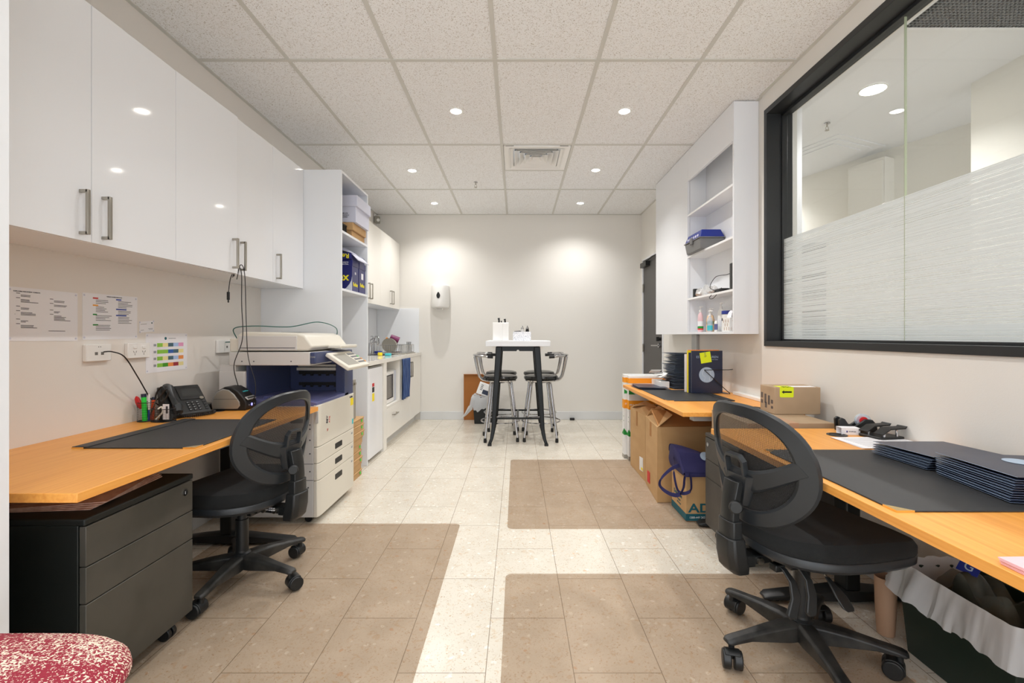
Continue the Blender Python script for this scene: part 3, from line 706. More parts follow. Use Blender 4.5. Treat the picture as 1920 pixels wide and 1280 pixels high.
o = build('soap_dish', MB().prism(rrect(-1.74, -1.66, 5.68, 5.72, .012), .894, .925), 'tile_blue', None, .006); tag(o, 'small deep blue scourer near the taps', 'scourer')
# fridge
t = thing('bar_fridge', 'slim white bar fridge under the bench', 'fridge', (-1.57, 4.25, 0))
box('fridge_body', XL+.02, -1.345, 4.04, 4.475, .02, .84, 'fridge', t, .004)
dr = build('fridge_door', MB().prism(rrect(-1.342, -1.283, 4.042, 4.473, .02), .035, .825), 'fridge', t, .003)
build('top_grip', MB().box(-1.34, -1.30, 4.05, 4.465, .826, .838), 'plate_grey', dr)
for i, (m, z0, z1) in enumerate((('red', .66, .69), ('dark', .61, .655), ('yellow', .53, .60))): build('sticker', MB().box(-1.2828, -1.2818, 4.14, 4.20, z0, z1), m, dr)
for y in (4.08, 4.43): build('foot', MB().cyl((-1.40, y, 0), .015, .021, 12), 'dark', t)
# microwave
t = thing('microwave', 'white microwave oven in the niche below the benchtop', 'microwave', (-1.55, 4.84, .42))
box('oven_body', -1.74, -1.33, 4.60, 5.085, .419, .745, 'white_plastic', t, .004)
dr = box('oven_door', -1.33, -1.312, 4.605, 4.98, .424, .74, 'white_plastic', t, .003)
box('door_window', -1.3125, -1.3095, 4.635, 4.935, .475, .70, 'oven_glass', dr, .002)
box('window_surround', -1.3122, -1.3105, 4.625, 4.947, .465, .71, 'dark', dr, .002)
box('control_panel', -1.33, -1.314, 4.982, 5.083, .424, .74, 'reflex_grey', t, .002)
# towel
def towel(u, w_):
    y = 5.12+.36*u+.006*math.sin(9*w_+4*u)
    return (kx+.024+.010*math.sin(u*22+w_*2)+.004*math.sin(u*50), y, .855-.44*w_-.02*abs(u-.5)*w_)
b = MB().grid(towel, 40, 24); o = build('tea_towel', b, 'towel', None, smooth=True); sd = o.modifiers.new('s', 'SOLIDIFY'); sd.thickness = .004
tag(o, 'blue tea towel hanging from the kitchen cabinet front', 'towel')

# ---- right upper cabinet
RF, ra, rb = 1.479, 3.18, 4.96
t = thing('wall_shelf_cabinet', 'tall shallow glossy white wall cabinet with open shelves on the right wall', 'cabinet', (1.56, 4.07, 1.127))
box('side_panel', RF, XR-.001, ra, ra+.02, 1.127, 2.714, 'cabinet', t, .001)
box('side_panel', RF+.02, XR-.001, 4.04, 4.058, 1.145, 2.714, 'cabinet', t, .001)
box('side_panel', RF+.02, XR-.001, rb-.018, rb, 1.127, 2.714, 'cabinet', t, .001)
box('back_panel', XR-.012, XR-.001, ra+.02, 4.04, 1.145, 2.714, 'cabinet', t)
box('bottom_panel', RF+.001, XR-.001, ra+.02, rb-.018, 1.127, 1.145, 'cabinet', t, .001)
box('upper_panel', RF, RF+.018, ra+.02, 4.04, 2.45, 2.714, 'cabinet', t)
box('cabinet_door', RF, RF+.018, 4.042, rb, 1.127, 2.714, 'cabinet', t, .001)
ZS = (2.16, 1.80, 1.437)
for z in ZS: box('shelf', RF+.001, XR-.012, ra+.02, 4.04, z-.016, z, 'cabinet_edge', t, .001)
o = box('cable_duct', 1.625, 1.648, 4.22, 4.34, .70, 1.126, 'alu', None, .002); tag(o, 'grey vertical cable duct on the wall below the shelf cabinet', 'cable duct')
# toolbox
t = thing('toolbox', 'grey toolbox with a blue lid overhanging the shelf', 'toolbox', (1.50, 3.85, 1.801))
def frus(mb, x0, x1, y0, y1, z0, z1, ins):
    R = [[(x0+ins, y0+ins, z0), (x1-ins, y0+ins, z0), (x1-ins, y1-ins, z0), (x0+ins, y1-ins, z0)], [(x0, y0, z1), (x1, y0, z1), (x1, y1, z1), (x0, y1, z1)]]
    return mb.rings(R)
TX0, TX1, TY0, TY1 = 1.436, 1.632, 3.66, 3.99
build('tool_tray', frus(MB(), TX0, TX1, TY0, TY1, 1.8005, 1.885, .012), 'toolbox_grey', t, .006)
build('rim', MB().box(TX0-.006, TX1+.003, TY0-.006, TY1+.006, 1.885, 1.893), 'toolbox_grey', t, .002)
ld = build('lid', frus(MB(), TX0, TX1, TY0, TY1, 1.955, 1.893, .022), 'tile_blue', t, .005)
for k in range(6): build('stripe', MB().box(TX0+.004, TX0+.012, TY0+.05+.042*k, TY0+.066+.042*k, 1.900, 1.922), 'paper', ld)
build('latch', MB().box(TX0-.014, TX0-.002, 3.80, 3.84, 1.86, 1.91), 'toolbox_grey', t, .002)
# shelf clutter
zs = 1.4375
t = thing('card_reader', 'small black device at the far end of the shelf', 'device', (1.52, 3.97, zs))
build('casing', MB().prism(rrect(1.50, 1.54, 3.95, 3.985, .01), zs, zs+.075), 'black_plastic', t, .004)
for k, (x, y, m, lb) in enumerate(((1.515, 3.86, 'tube_card', 'clear bag of brown fixings, further one'), (1.525, 3.76, 'clear_bag', 'crumpled clear plastic bag between the fixings bags'), (1.53, 3.64, 'tube_card', 'clear bag of brown fixings, nearer one by the cable'))):
    tt = thing('plastic_bag', lb + ' on the shelf', 'bag', (x, y, zs))
    random.seed(k+3)
    rs = [random.uniform(.7, 1.2) for _ in range(12)]
    build('film', MB().rings([[(x+.045*q*math.cos(2*PI*i/12)*rs[i], y+.055*q*math.sin(2*PI*i/12)*rs[(i*5) % 12], zs+.002+h*(1+.25*math.sin(i*3))) for i in range(12)] for q, h in ((.6, 0), (1, .02), (.8, .045), (.3, .07 if m == 'clear_bag' else .055))]), 'clear_bag', tt)
    if m != 'clear_bag':
        bb = MB()
        for i in range(7): bb.box(-.02, .02, -.006, .006, 0, .008, T((x+random.uniform(-.015, .015), y+random.uniform(-.025, .025), zs+.006+.003*i)) @ Rz(random.uniform(0, 3)))
        build('fixings', bb, 'tube_card', tt)
t = thing('power_adapter', 'black power adapter with looped cord on the shelf', 'adapter', (1.54, 3.5, zs))
build('adapter_body', MB().prism(rrect(1.50, 1.58, 3.44, 3.56, .02), zs, zs+.03), 'cord', t, .008)
build('cord', MB().tube(bez([(1.53, 3.56, zs+.02), (1.49, 3.60, zs+.05), (1.50, 3.52, zs+.12), (1.52, 3.38, zs+.12), (1.54, 3.34, zs+.13)], 8), .0025, 6).tube(bez([(1.51, 3.5, zs+.03), (1.47, 3.56, zs-.03), (1.472, 3.49, zs-.04), (1.50, 3.42, zs+.03)], 8), .0025, 6), 'cord', t)
t = thing('speaker', 'black boxy device standing upright on the middle shelf by the near panel', 'device', (1.55, 3.26, zs))
build('casing', MB().prism(rrect(1.505, 1.60, 3.25, 3.31, .012), zs, zs+.19), 'black_plastic', t, .006)
build('stand_top', MB().box(1.545, 1.59, 3.215, 3.24, zs, zs+.23), 'dark', t, .003)
# bottles on the bottom shelf
zb = 1.1455
def bottle(name, label, x, y, prof, m, pump=True, labm=None, lab=(.03, .07), sx=.62, pm='white_plastic'):
    t = thing(name, label, 'bottle', (x, y, zb))
    build('bottle_body', MB().lathe(prof, (x, y, zb), 20, None) if sx == 1 else MB().lathe(prof, (0, 0, 0), 20, T((x, y, zb)), sx, 1), m, t, smooth=True)
    top = prof[-1][1]; r = max(q[0] for q in prof)
    if labm:
        for mm, z0, z1 in labm: build('bottle_label', MB().lathe([(r+.0008, z0), (r+.0008, z1)], (0, 0, 0), 20, T((x, y, zb)), sx, 1), mm, t, smooth=True)
    if pump:
        build('pump', MB().cyl((x, y, zb+top), .011, .018, 14).cyl((x, y, zb+top+.018), .004, .022, 8).box(x-.008, x+.008, y-.04, y+.008, zb+top+.038, zb+top+.048), pm, t, .001)
    return t
bottle('soap_bottle', 'tall pink pump bottle at the far end of the bottom shelf', 1.535, 3.90, [(.028, 0), (.033, .01), (.033, .1), (.028, .14), (.012, .165)], 'soap_pink', True, [('paper', .05, .09), ('red', .018, .03), ('green', .03, .048)])
bottle('soap_bottle', 'wide peach pump bottle beside the pink one', 1.56, 3.76, [(.04, 0), (.046, .012), (.046, .09), (.034, .13), (.012, .142)], 'soap_peach', True, [('soap_peach', .03, .1), ('green', .06, .085)])
bottle('soap_bottle', 'small clear pump bottle with blue liquid in front of the peach bottle', 1.512, 3.655, [(.026, 0), (.03, .01), (.03, .085), (.024, .105), (.010, .12)], 'clear_soap', True, [('aqua', .012, .05)])
bottle('soap_bottle', 'white pump dispenser bottle behind the blue lidded tub', 1.585, 3.62, [(.034, 0), (.037, .01), (.037, .14), (.03, .165), (.013, .178)], 'white_plastic', True, [('paper', .04, .1)])
bottle('soap_bottle', 'slim white bottle with a purple label between the pumps', 1.53, 3.585, [(.016, 0), (.018, .006), (.018, .075), (.01, .085)], 'white_plastic', False, [('copier_tray', .015, .06)])
t = thing('tablet_tub', 'white round tub with a blue lid on the bottom shelf', 'tub', (1.575, 3.48, zb))
build('tub_body', MB().lathe([(.045, 0), (.048, .01), (.048, .125), (.044, .13)], (1.58, 3.48, zb), 24), 'white_plastic', t, smooth=True)
build('lid', MB().lathe([(.05, .131), (.05, .152), (.047, .156), (.001, .156)], (1.58, 3.48, zb), 24), 'tile_blue', t, smooth=True)
build('lettering_band', MB().lathe([(.0488, .08), (.0488, .1)], (1.58, 3.48, zb), 24), 'ink', t, smooth=True)
t = thing('tissue_box', 'white tissue box printed with leaves, tissue sticking out', 'tissue box', (1.545, 3.34, zb))
box('carton', 1.50, 1.615, 3.29, 3.40, zb, zb+.10, 'white_plastic', t, .002)
b = MB(); random.seed(5)
for i in range(9):
    cx_, cz_ = 1.512+.0115*i*1.0, zb+.02+.028*((i*2) % 3)
    b.tube([(cx_-.004, 3.2893, cz_), (cx_, 3.2893, cz_+.012), (cx_+.004, 3.2893, cz_), (cx_, 3.2893, cz_-.012)], .0009, 5, closed=True)
for i in range(8):
    cy_, cz_ = 3.30+.012*i, zb+.02+.028*((i*2) % 3)
    b.tube([(1.4993, cy_-.004, cz_), (1.4993, cy_, cz_+.012), (1.4993, cy_+.004, cz_), (1.4993, cy_, cz_-.012)], .0009, 5, closed=True)
build('leaf_print', b, 'tube_card', t)
b = MB().grid(lambda u, w_: (1.52+.07*u+.008*math.sin(7*w_), 3.31+.07*w_, zb+.10+.055*(math.sin(PI*u)**.5)*(.75+.25*math.cos(6*w_+3*u))), 12, 12); o = build('tissue', b, 'paper', t, smooth=True)
# ============================================================ CHAIRS
def task_chair(label, loc, rot, lift, star, levers, side=1):
    t = thing('office_chair', label, 'chair', (0, 0, 0), 'black mesh back office chairs')
    Z = lambda z: z+lift
    # base star
    for k in range(5):
        a = star+2*PI*k/5
        mx = Rz(a)
        R = []
        for s_, hw, z0, z1 in ((.02, .030, .062, .122), (.07, .030, .064, .122), (.14, .025, .072, .116), (.21, .021, .080, .106), (.265, .022, .078, .098), (.285, .022, .076, .094), (.297, .014, .078, .090)):
            c = hw*.62
            R.append([mx @ Vector(p) for p in ((s_, -hw, z0), (s_, hw, z0), (s_, hw, z1-.008), (s_, c, z1), (s_, -c, z1), (s_, -hw, z1-.008))])
        lg = build('base_leg', MB().rings(R), 'dusty_plastic', t, .003, smooth=True)
        m2 = mx @ T((.275, 0, 0)) @ Rz(1.1+.9*k) @ T((.018, 0, 0))
        b = MB().cyl((0, -.031, .030), .0295, .027, 24, axis='y', mx=m2).cyl((0, .004, .030), .0295, .027, 24, axis='y', mx=m2)
        build('caster_wheels', b, 'black_plastic', lg, .004)
        b = MB().cyl((-.018, 0, .050), .010, .030, 12, mx=m2).prism([(.033*math.cos(a), .030+.033*math.sin(a)) for a in [PI*.28+PI*.82*i/12 for i in range(13)]]+[(0, .03)], -.024, .024, mx=m2, axis='y')
        build('caster_housing', b, 'black_plastic', lg, .002)
    b = MB().lathe([(.034, .058), (.036, .07), (.036, .125), (.028, .132), (.027, .14)], n=24); build('base_hub', b, 'black_plastic', t, smooth=True)
    b = MB().lathe([(.027, .135), (.0265, Z(.30)), (.021, Z(.301)), (.021, Z(.36))], n=24); build('gas_lift', b, 'black_plastic', t, smooth=True)
    # mechanism
    b = MB().box(-.13, .09, -.055, .055, Z(.352), Z(.388)).box(-.115, -.09, -.075, .075, Z(.345), Z(.385)); b.box(-.24, -.12, -.032, .032, Z(.35), Z(.378))
    mech = build('tilt_mechanism', b, 'black_metal', t, .004)
    for x in (-.20, -.145):
        for s in (-1, 1): build('bolt', MB().cyl((x, .033*s if s > 0 else -.043, Z(.364)), .011, .010, 14, axis='y'), 'steel', mech)
    # seat
    def outline(sc, n=40):
        P = []
        for i in range(n):
            a = 2*PI*i/n; cx_, sy_ = math.cos(a), math.sin(a)
            x = (abs(cx_)**(.50 if cx_ > 0 else .62))*math.copysign(1, cx_)*.25; y = (abs(sy_)**(.50 if cx_ > 0 else .62))*math.copysign(1, sy_)*.245
            if x < 0: y *= 1-.16*(abs(x)/.25)**1.5
            P.append((x*sc, y*sc))
        return P
    R = []
    for sc, z in ((.80, .388), (.95, .392), (.995, .404), (1.0, .424), (.99, .428)): R.append([(x+.03, y, Z(z)-.014*max(0, (x)/.25)**3) for x, y in outline(sc)])
    build('seat_shell', MB().rings(R), 'frame_plastic', t, smooth=True)
    R = []
    for sc, z in ((.975, .424), (1.0, .436), (1.0, .456), (.96, .474), (.86, .482), (.6, .482), (.3, .478), (.02, .477)):
        R.append([(x+.03, y, Z(z)-(.018*max(0, x/.25)**3 if z < .46 else .028*max(0, x/.25)**2)+(.010*(y/.24)**2 if z > .46 else 0)) for x, y in outline(sc)])
    o = build('seat_cushion', MB().rings(R), 'fabric_black', t, smooth=True)
    # back: bent surface, s across, z up
    def S(s, z):
        x = -.243+1.75*s*s-.16*(z-.60)+.10*max(0, z-.75)-.5*max(0, .62-z)**2
        return Vector((x, s*.97, Z(z)))
    def Nrm(s, z):
        a = S(s+.001, z)-S(s-.001, z); b_ = S(s, z+.001)-S(s, z-.001); return a.cross(b_).normalized()
    def ribbon(path, width, d0, d1, closed=False, taper=None):
        # width in-plane, d0 behind, d1 in front of the back surface
        R = []; n = len(path)
        for i, (s, z) in enumerate(path):
            p, q = path[(i-1) % n] if closed or i else path[0], path[(i+1) % n] if closed or i < n-1 else path[-1]
            tx, tz = q[0]-p[0], q[1]-p[1]; L_ = math.hypot(tx, tz) or 1; lx, lz = -tz/L_, tx/L_
            w_ = (width[i] if isinstance(width, list) else width)/2
            nn = Nrm(s, z); P = []
            for f, dd in ((-1, .35), (-.75, 1), (.75, 1), (1, .35)): P.append(S(s+lx*w_*f, z+lz*w_*f)-nn*d0*dd)
            for f, dd in ((1, .35), (.75, 1), (-.75, 1), (-1, .35)): P.append(S(s+lx*w_*f, z+lz*w_*f)+nn*d1*dd)
            R.append(P)
        return R
    cz, hh = .690, .180
    def oval(n, kx=1.0, kz=1.0, off=0):
        P = []
        for i in range(n):
            a = 2*PI*i/n; c_, s_ = math.cos(a), math.sin(a)
            x = (abs(c_)**.78)*math.copysign(1, c_)*.215; z = (abs(s_)**.80)*math.copysign(1, s_)*hh
            z_ = z*kz; x_ = x*kx*(1-.05*max(0, z/hh)**2-.16*max(0, -z/hh)**1.5)
            P.append((x_, cz+z_))
        return P
    path = oval(64)
    wd = [.040+.008*max(0, -math.sin(2*PI*i/64))+.014*abs(math.cos(2*PI*i/64)) for i in range(64)]
    fr = build('back_frame', MB().rings(ribbon(path, wd, .010, .010, True), closed=True), 'frame_plastic', t, smooth=True)
    # cross band, curved downwards in the middle
    bp = [(-.205+.41*i/24, .712-.082*math.cos(PI/2*(-.205+.41*i/24)/.205)) for i in range(25)]
    bw = [.050+.026*math.cos(PI/2*(p[0])/.205)**3 for p in bp]
    build('cross_band', MB().rings(ribbon(bp, bw, .011, .009)), 'frame_plastic', t, smooth=True)
    # centre gusset where the post meets the band
    gp = [(0, .655-.013*i) for i in range(9)]
    build('post_bracket', MB().rings(ribbon(gp, [.150-.010*i for i in range(9)], .024, -.006)), 'frame_plastic', t, smooth=True)
    # lumbar handle loop
    hp = [(-.040, .645), (-.040, .700), (-.028, .714), (.028, .714), (.040, .700), (.040, .645)]
    build('lumbar_handle', MB().rings(ribbon(hp, .013, .022, -.008)), 'frame_plastic', t, .002)
    # mesh panels
    def half(z):  # half width of the oval at height z
        v = max(0., 1-(abs((z-cz)/hh))**(1/.80*1.0)**1); q = min(1, abs((z-cz)/hh)); sn = q**(1/.8); c_ = math.sqrt(max(0, 1-sn*sn)); x = (c_**.78)*.215
        zz = (z-cz)
        return x*(1-.05*max(0, zz/hh)**2-.16*max(0, -zz/hh)**1.5)
    def panel(z0, z1):
        def fn(u, v_):
            z = z0+(z1-z0)*v_; h = half(z); s = (-1+2*u)*h
            return S(s, z)+Nrm(s, z)*.004
        return MB().grid(fn, 24, 20)
    build('back_mesh', panel(cz-hh+.004, cz+hh-.004), 'chair_mesh', t, smooth=True)
    # back post, sleeve and cover
    def sect(x, z, hw, hd): return [(x+dx_*hd, dy_*hw, Z(z)) for dx_, dy_ in ((-1, -.6), (-.55, -1), (.8, -1), (1, -.7), (1, .7), (.8, 1), (-.55, 1), (-1, .6))]
    build('back_post', MB().rings([sect(-.275, .63, .036, .014), sect(-.286, .57, .034, .016), sect(-.290, .52, .033, .017), sect(-.290, .44, .033, .017)]), 'black_plastic', t, .002)
    build('post_sleeve', MB().rings([sect(-.290, .50, .040, .022), sect(-.290, .43, .041, .023)]), 'black_plastic', t, .003)
    build('post_cover', MB().rings([sect(-.290, .445, .048, .030), sect(-.286, .39, .049, .033), sect(-.276, .345, .047, .034), sect(-.263, .322, .038, .026)]), 'black_plastic', t, .005)
    build('post_arm', MB().box(-.27, -.215, -.034, .034, Z(.345), Z(.382)), 'black_metal', t, .003)
    kn = build('adjustment_knob', MB().cyl((0, 0, 0), .021, .018, 20, mx=T((-.292, side*.032, Z(.552))) @ Rx(-side*PI/2) @ Ry(-.5)), 'black_plastic', t, .004)
    if levers:
        for x0, x1 in ((-.172, -.190), (-.112, -.120)):
            R = []
            for q, (x, y, z, hw, th) in enumerate(((x0, -.075, .372, .009, .006), (x0+.010, -.095, .362, .009, .005), (x0+.022, -.118, .330, .012, .005), (x0+.018, -.136, .29, .017, .005), (x1+.008, -.150, .25, .019, .006), (x1+.010, -.153, .236, .012, .004))):
                R.append([(x-hw, y-th, Z(z)), (x+hw, y-th, Z(z)), (x+hw, y+th, Z(z)), (x-hw, y+th, Z(z))])
            build('lever', MB().rings(R), 'black_plastic', t, .003)
            build('lever_collar', MB().box(x0-.016, x0+.020, -.092, -.060, Z(.35), Z(.372)), 'black_metal', mech, .003)
        lv = build('height_lever', MB().tube([(-.035, -.06, Z(.385)), (-.030, -.135, Z(.335))], .004, 8), 'steel', t)
        R = []
        for x, y, z, hw in ((-.031, -.130, .340, .007), (-.028, -.145, .325, .010), (-.022, -.172, .298, .020), (-.014, -.190, .270, .020), (-.010, -.195, .262, .012)):
            R.append([(x-hw, y-.005, Z(z)), (x+hw, y-.005, Z(z)), (x+hw, y+.005, Z(z)), (x-hw, y+.005, Z(z))])
        build('lever_paddle', MB().rings(R), 'black_plastic', lv, .003)
    else:
        for k in range(2): text('lettering', 'LIFT LEVER UP', .0075, 'paper', face((-.185, .0445 if side > 0 else -.0445, Z(.378)-.009*k), (-side, 0, 0), (0, 0, 1)), t)
    t.location = loc; t.rotation_euler = (0, 0, rot); return t
def ang(cx_, cy_, x, y, rot): return math.atan2(y-cy_, x-cx_)-rot
rr_ = math.radians(13)
task_chair('black mesh back office chair with two paddle levers at the right desk', (.997, 1.634, .0045), rr_, 0.0, ang(.997, 1.634, .7245, 1.581, rr_), True, side=-1)
rl_ = math.radians(180-12)
task_chair('black mesh back office chair at the left desk beside the dark pedestal', (-1.254, 2.13, .0045), rl_, -.022, ang(-1.254, 2.13, -.987, 2.042, rl_), False, side=1)
# red visitor chair
t = thing('visitor_chair', 'red speckled upholstered chair seat in the near left corner', 'chair', (-1.10, .72, 0))
def sq(sc, z, n=48):
    P = []
    for i in range(n):
        a = 2*PI*i/n; c_, s_ = math.cos(a), math.sin(a)
        P.append((-1.045+(abs(c_)**.55)*math.copysign(1, c_)*.285*sc, .765+(abs(s_)**.62)*math.copysign(1, s_)*.27*sc, z))
    return P
build('seat_cushion', MB().rings([sq(.90, 0.407), sq(.97, 0.417), sq(1.0, 0.437), sq(.99, 0.454), sq(.94, 0.470), sq(.80, 0.482), sq(.55, 0.490), sq(.25, 0.493), sq(.02, 0.494)]), 'red_fabric', t, smooth=True)
build('seat_pan', MB().rings([sq(.86, 0.392), sq(.88, 0.406)]), 'black_plastic', t)
for sx, sy in ((1, 1), (1, -1), (-1, 1), (-1, -1)):
    build('leg', MB().tube([(-1.045+.19*sx, .765+.19*sy, .385), (-1.045+.20*sx, .765+.20*sy, .0)], .0125, 14), 'chair_grey', t, smooth=True)
build('leg_rail', MB().tube([(-.86, .57, .375), (-.86, .96, .375)], .011, 10).tube([(-1.23, .57, .375), (-1.23, .96, .375)], .011, 10), 'chair_grey', t)

# ============================================================ DESKS
def desk(name, label, x0, x1, y0, y1, zt, grp, feet, col, beams=None):
    bm0, bm1 = beams or feet
    t = thing(name, label, 'desk', ((x0+x1)/2, (y0+y1)/2, 0))
    tp = build('desktop', MB().box(x0, x1, y0, y1, zt-.025, zt), 'beech', t, .0015)
    sg = 1 if x1 > 0 else -1
    for y in feet:
        c = col
        b = MB().box(c-.03, c+.03, y-.04, y+.04, .055, zt-.06); build('column', b, 'black_metal', t, .006)
        R = []
        for s_, hw, z1 in ((-.36, .022, .022), (-.34, .032, .032), (-.15, .036, .05), (0, .045, .062), (.15, .036, .05), (.26, .032, .034), (.28, .022, .024)):
            x = c-sg*(-s_) if sg > 0 else c-s_
            R.append([(x, y-hw, .012), (x, y+hw, .012), (x, y+hw, z1-.006), (x, y+hw*.5, z1), (x, y-hw*.5, z1), (x, y-hw, z1-.006)])
        ft = build('foot', MB().rings(R), 'black_plastic', t, .003)
        for s_ in (-.30, .22): build('glide', MB().cyl((c+sg*s_, y, .0), .014, .013, 12), 'dark', ft)
    b = MB().box(min(x0, x1)+.08, max(x0, x1)-.08, bm0-.03, bm0+.03, zt-.06, zt-.026).box(min(x0, x1)+.08, max(x0, x1)-.08, bm1-.03, bm1+.03, zt-.06, zt-.026)
    b.box(col-.02, col+.02, feet[0]+.04, feet[1]-.03, zt-.075, zt-.04); build('under_frame', b, 'alu', t, .002)
    return t
LZ, RZ = .700, .680
LF = -1.165
desk('office_desk', 'beech topped desk along the left wall beside the copier', XL, LF, 1.237, 2.738, LZ, None, (1.288, 2.52), -1.55, (2.0, 2.52))
desk('office_desk', 'beech topped desk on the right, nearest, stacked with navy folders', .915, XN-.002, .42, 2.20, RZ, None, (.62, 1.98), 1.40)
desk('office_desk', 'beech topped desk on the right, further back, over the brown cartons', .945, XR-.002, 2.655, 4.155, RZ, None, (2.74, 4.09), 1.42)
def deskpad(label, x0, x1, y0, y1, z, wall, corners):
    t = thing('desk_pad', label, 'desk pad', ((x0+x1)/2, (y0+y1)/2, z))
    build('pad', MB().box(x0, x1, y0, y1, z+.0004, z+.0044), 'leather', t, .0015)
    w0, w1 = (x0, x0+.055) if wall < 0 else (x1-.055, x1)
    build('side_flap', MB().box(w0, w1, y0, y1, z+.0044, z+.0075), 'leather', t, .001)
    for sx, sy in corners:
        cx_ = x0-.001 if sx < 0 else x1+.001; cy_ = y0-.001 if sy < 0 else y1+.001
        build('brass_corner', MB().prism([(cx_, cy_), (cx_-sx*.045, cy_), (cx_, cy_-sy*.045)], z+.0001, z+.0054), 'brass', t)
    return t
deskpad('black leather desk pad with brass corner on the left desk', -1.645, -1.19, 1.725, 2.31, LZ, -1, ((1, -1), (-1, -1)))
deskpad('large black leather desk pad under the navy folders on the near right desk', .943, 1.43, 1.158, 1.778, RZ, 1, ((-1, -1), (-1, 1)))
deskpad('black leather desk pad on the further right desk before the upright folders', 1.0, 1.45, 3.10, 3.72, RZ, 1, ((-1, -1),))
def grommet(x, y, z, label):
    t = thing('cable_grommet', label, 'grommet', (x, y, z)); build('ring', MB().lathe([(.038, .0003), (.040, .0003), (.039, .003), (.030, .0035), (.030, .0012)], (x, y, z), 28), 'black_plastic', t, smooth=True)
    build('cover', MB().cyl((x, y, z+.0004), .0295, .0018, 24), 'dark', t)
grommet(-1.66, 2.585, LZ, 'round black cable grommet in the left desk by the label printer')
grommet(1.44, 2.82, RZ, 'round black cable grommet in the further right desk')
grommet(1.41, 2.055, RZ, 'round black cable grommet in the near right desk behind the white papers')
# pedestals
def pedestal(label, x0, x1, y0, y1, zt, face_x, m_front, m_side, splits, lock_y):
    sg = 1 if face_x == x1 else -1
    t = thing('pedestal', label, 'drawer pedestal', ((x0+x1)/2, (y0+y1)/2, 0))
    f0, f1 = (face_x-.02, face_x) if sg > 0 else (face_x, face_x+.02)
    bx0, bx1 = (x0, x1-.022) if sg > 0 else (x0+.022, x1)
    build('body', MB().box(bx0, bx1, y0, y1, .065, zt-.02), m_side, t, .002)
    build('top', MB().box(x0, x1, y0-.002, y1+.002, zt-.02, zt), m_side, t, .004)
    for a, c in splits:
        dr = build('drawer', MB().box(f0, f1, y0+.002, y1-.002, a, c), m_front, t, .002)
    build('lock', MB().cyl((f1-.002 if sg > 0 else f0-.004, lock_y, splits[-1][1]-.035), .012, .006, 16, axis='x').box(f1+.003 if sg > 0 else f0-.005, f1+.005 if sg > 0 else f0-.003, lock_y-.0015, lock_y+.0015, splits[-1][1]-.041, splits[-1][1]-.029), 'chrome', dr)
    for cx_ in (x0+.06, x1-.055):
        for cy_ in (y0+.06, y1-.06):
            b = MB().cyl((cx_, cy_-.020, .024), .0235, .016, 18, axis='y').cyl((cx_, cy_+.004, .024), .0235, .016, 18, axis='y').box(cx_-.012, cx_+.012, cy_-.004, cy_+.004, .03, .065)
            build('caster', b, 'black_plastic', t, .002)
    return t
pedestal('black three drawer mobile pedestal under the left desk end', -1.70, -1.235, 1.336, 1.78, .593, -1.235, 'pedestal', 'pedestal_dark', ((.075, .345), (.348, .452), (.455, .570)), 1.735)
pedestal('dark grey drawer pedestal standing between the two right desks', 1.05, 1.56, 2.215, 2.60, .579, 1.05, 'pedestal_right', 'pedestal_right', ((.075, .335), (.338, .435), (.438, .556)), 2.56)
t = thing('placemat_stack', 'pile of brownish printed sheets on the left pedestal', 'papers', (-1.45, 1.5, .594))
for k in range(4):
    mx = T((-1.50, 1.55, .5935+.0035*k)) @ Rz(.10+.05*k)
    build('sheet', MB().box(-.22, .20, -.165, .165, 0, .0028, mx), 'placemat', t)
o = build('black_tray', MB().box(-1.68, -1.52, 1.345, 1.40, .608, .618), 'dark', None, .002); tag(o, 'thin black case lying on the printed sheets', 'case')

# ============================================================ LEFT DESK THINGS
# pen cup
def wirecup(t, x, y, z, rx, ry, h, rect=False):
    n = 28
    pts = [(x+rx*math.cos(2*PI*i/n), y+ry*math.sin(2*PI*i/n)) for i in range(n)]
    b = MB()
    for zz in (z+.002, z+h): b.tube([(a, c, zz) for a, c in pts], .0018, 6, closed=True)
    for k in range(1, 8): b.tube([(a, c, z+h*k/8) for a, c in pts], .0005, 4, closed=True)
    for i in range(n): b.tube([(pts[i][0], pts[i][1], z+.002), (pts[i][0], pts[i][1], z+h)], .0005, 4)
    build('mesh_wall', b, 'black_metal', t)
    build('cup_floor', MB().prism(pts, z+.0005, z+.0015), 'black_metal', t)
PX, PY = -1.812, 2.28
t = thing('pen_cup', 'black wire mesh pen cup on the left desk', 'pen cup', (PX, PY, LZ)); wirecup(t, PX, PY, LZ, .034, .034, .092)
def stick(name, label, cat, m, a, b_, r, capm=None, cap=.3, flat=1):
    t = thing(name, label, cat, a); A, B_ = Vector(a), Vector(b_)
    q = A.lerp(B_, 1-cap)
    build('barrel', MB().tube([A, q], r, 12, flat=flat), m, t, smooth=True)
    if capm: build('cap', MB().tube([q, B_], r*1.08, 12, flat=flat), capm, t, smooth=True)
stick('highlighter', 'bright green highlighter with dark cap in the pen cup', 'highlighter', 'neon_green', (PX+.004, PY-.012, LZ+.004), (PX, PY-.014, LZ+.135), .0105, 'navy', .12)
stick('pen', 'blue pen beside the green highlighter', 'pen', 'blue', (PX+.015, PY-.002, LZ+.004), (PX+.019, PY-.004, LZ+.132), .004, 'white_plastic', .6)
stick('highlighter', 'orange highlighter in the pen cup', 'highlighter', 'orange_red', (PX+.018, PY+.014, LZ+.004), (PX+.026, PY+.016, LZ+.115), .008, 'navy', .12)
stick('pen', 'black pen at the back of the pen cup', 'pen', 'dark', (PX-.01, PY+.014, LZ+.004), (PX+.002, PY+.03, LZ+.14), .004)
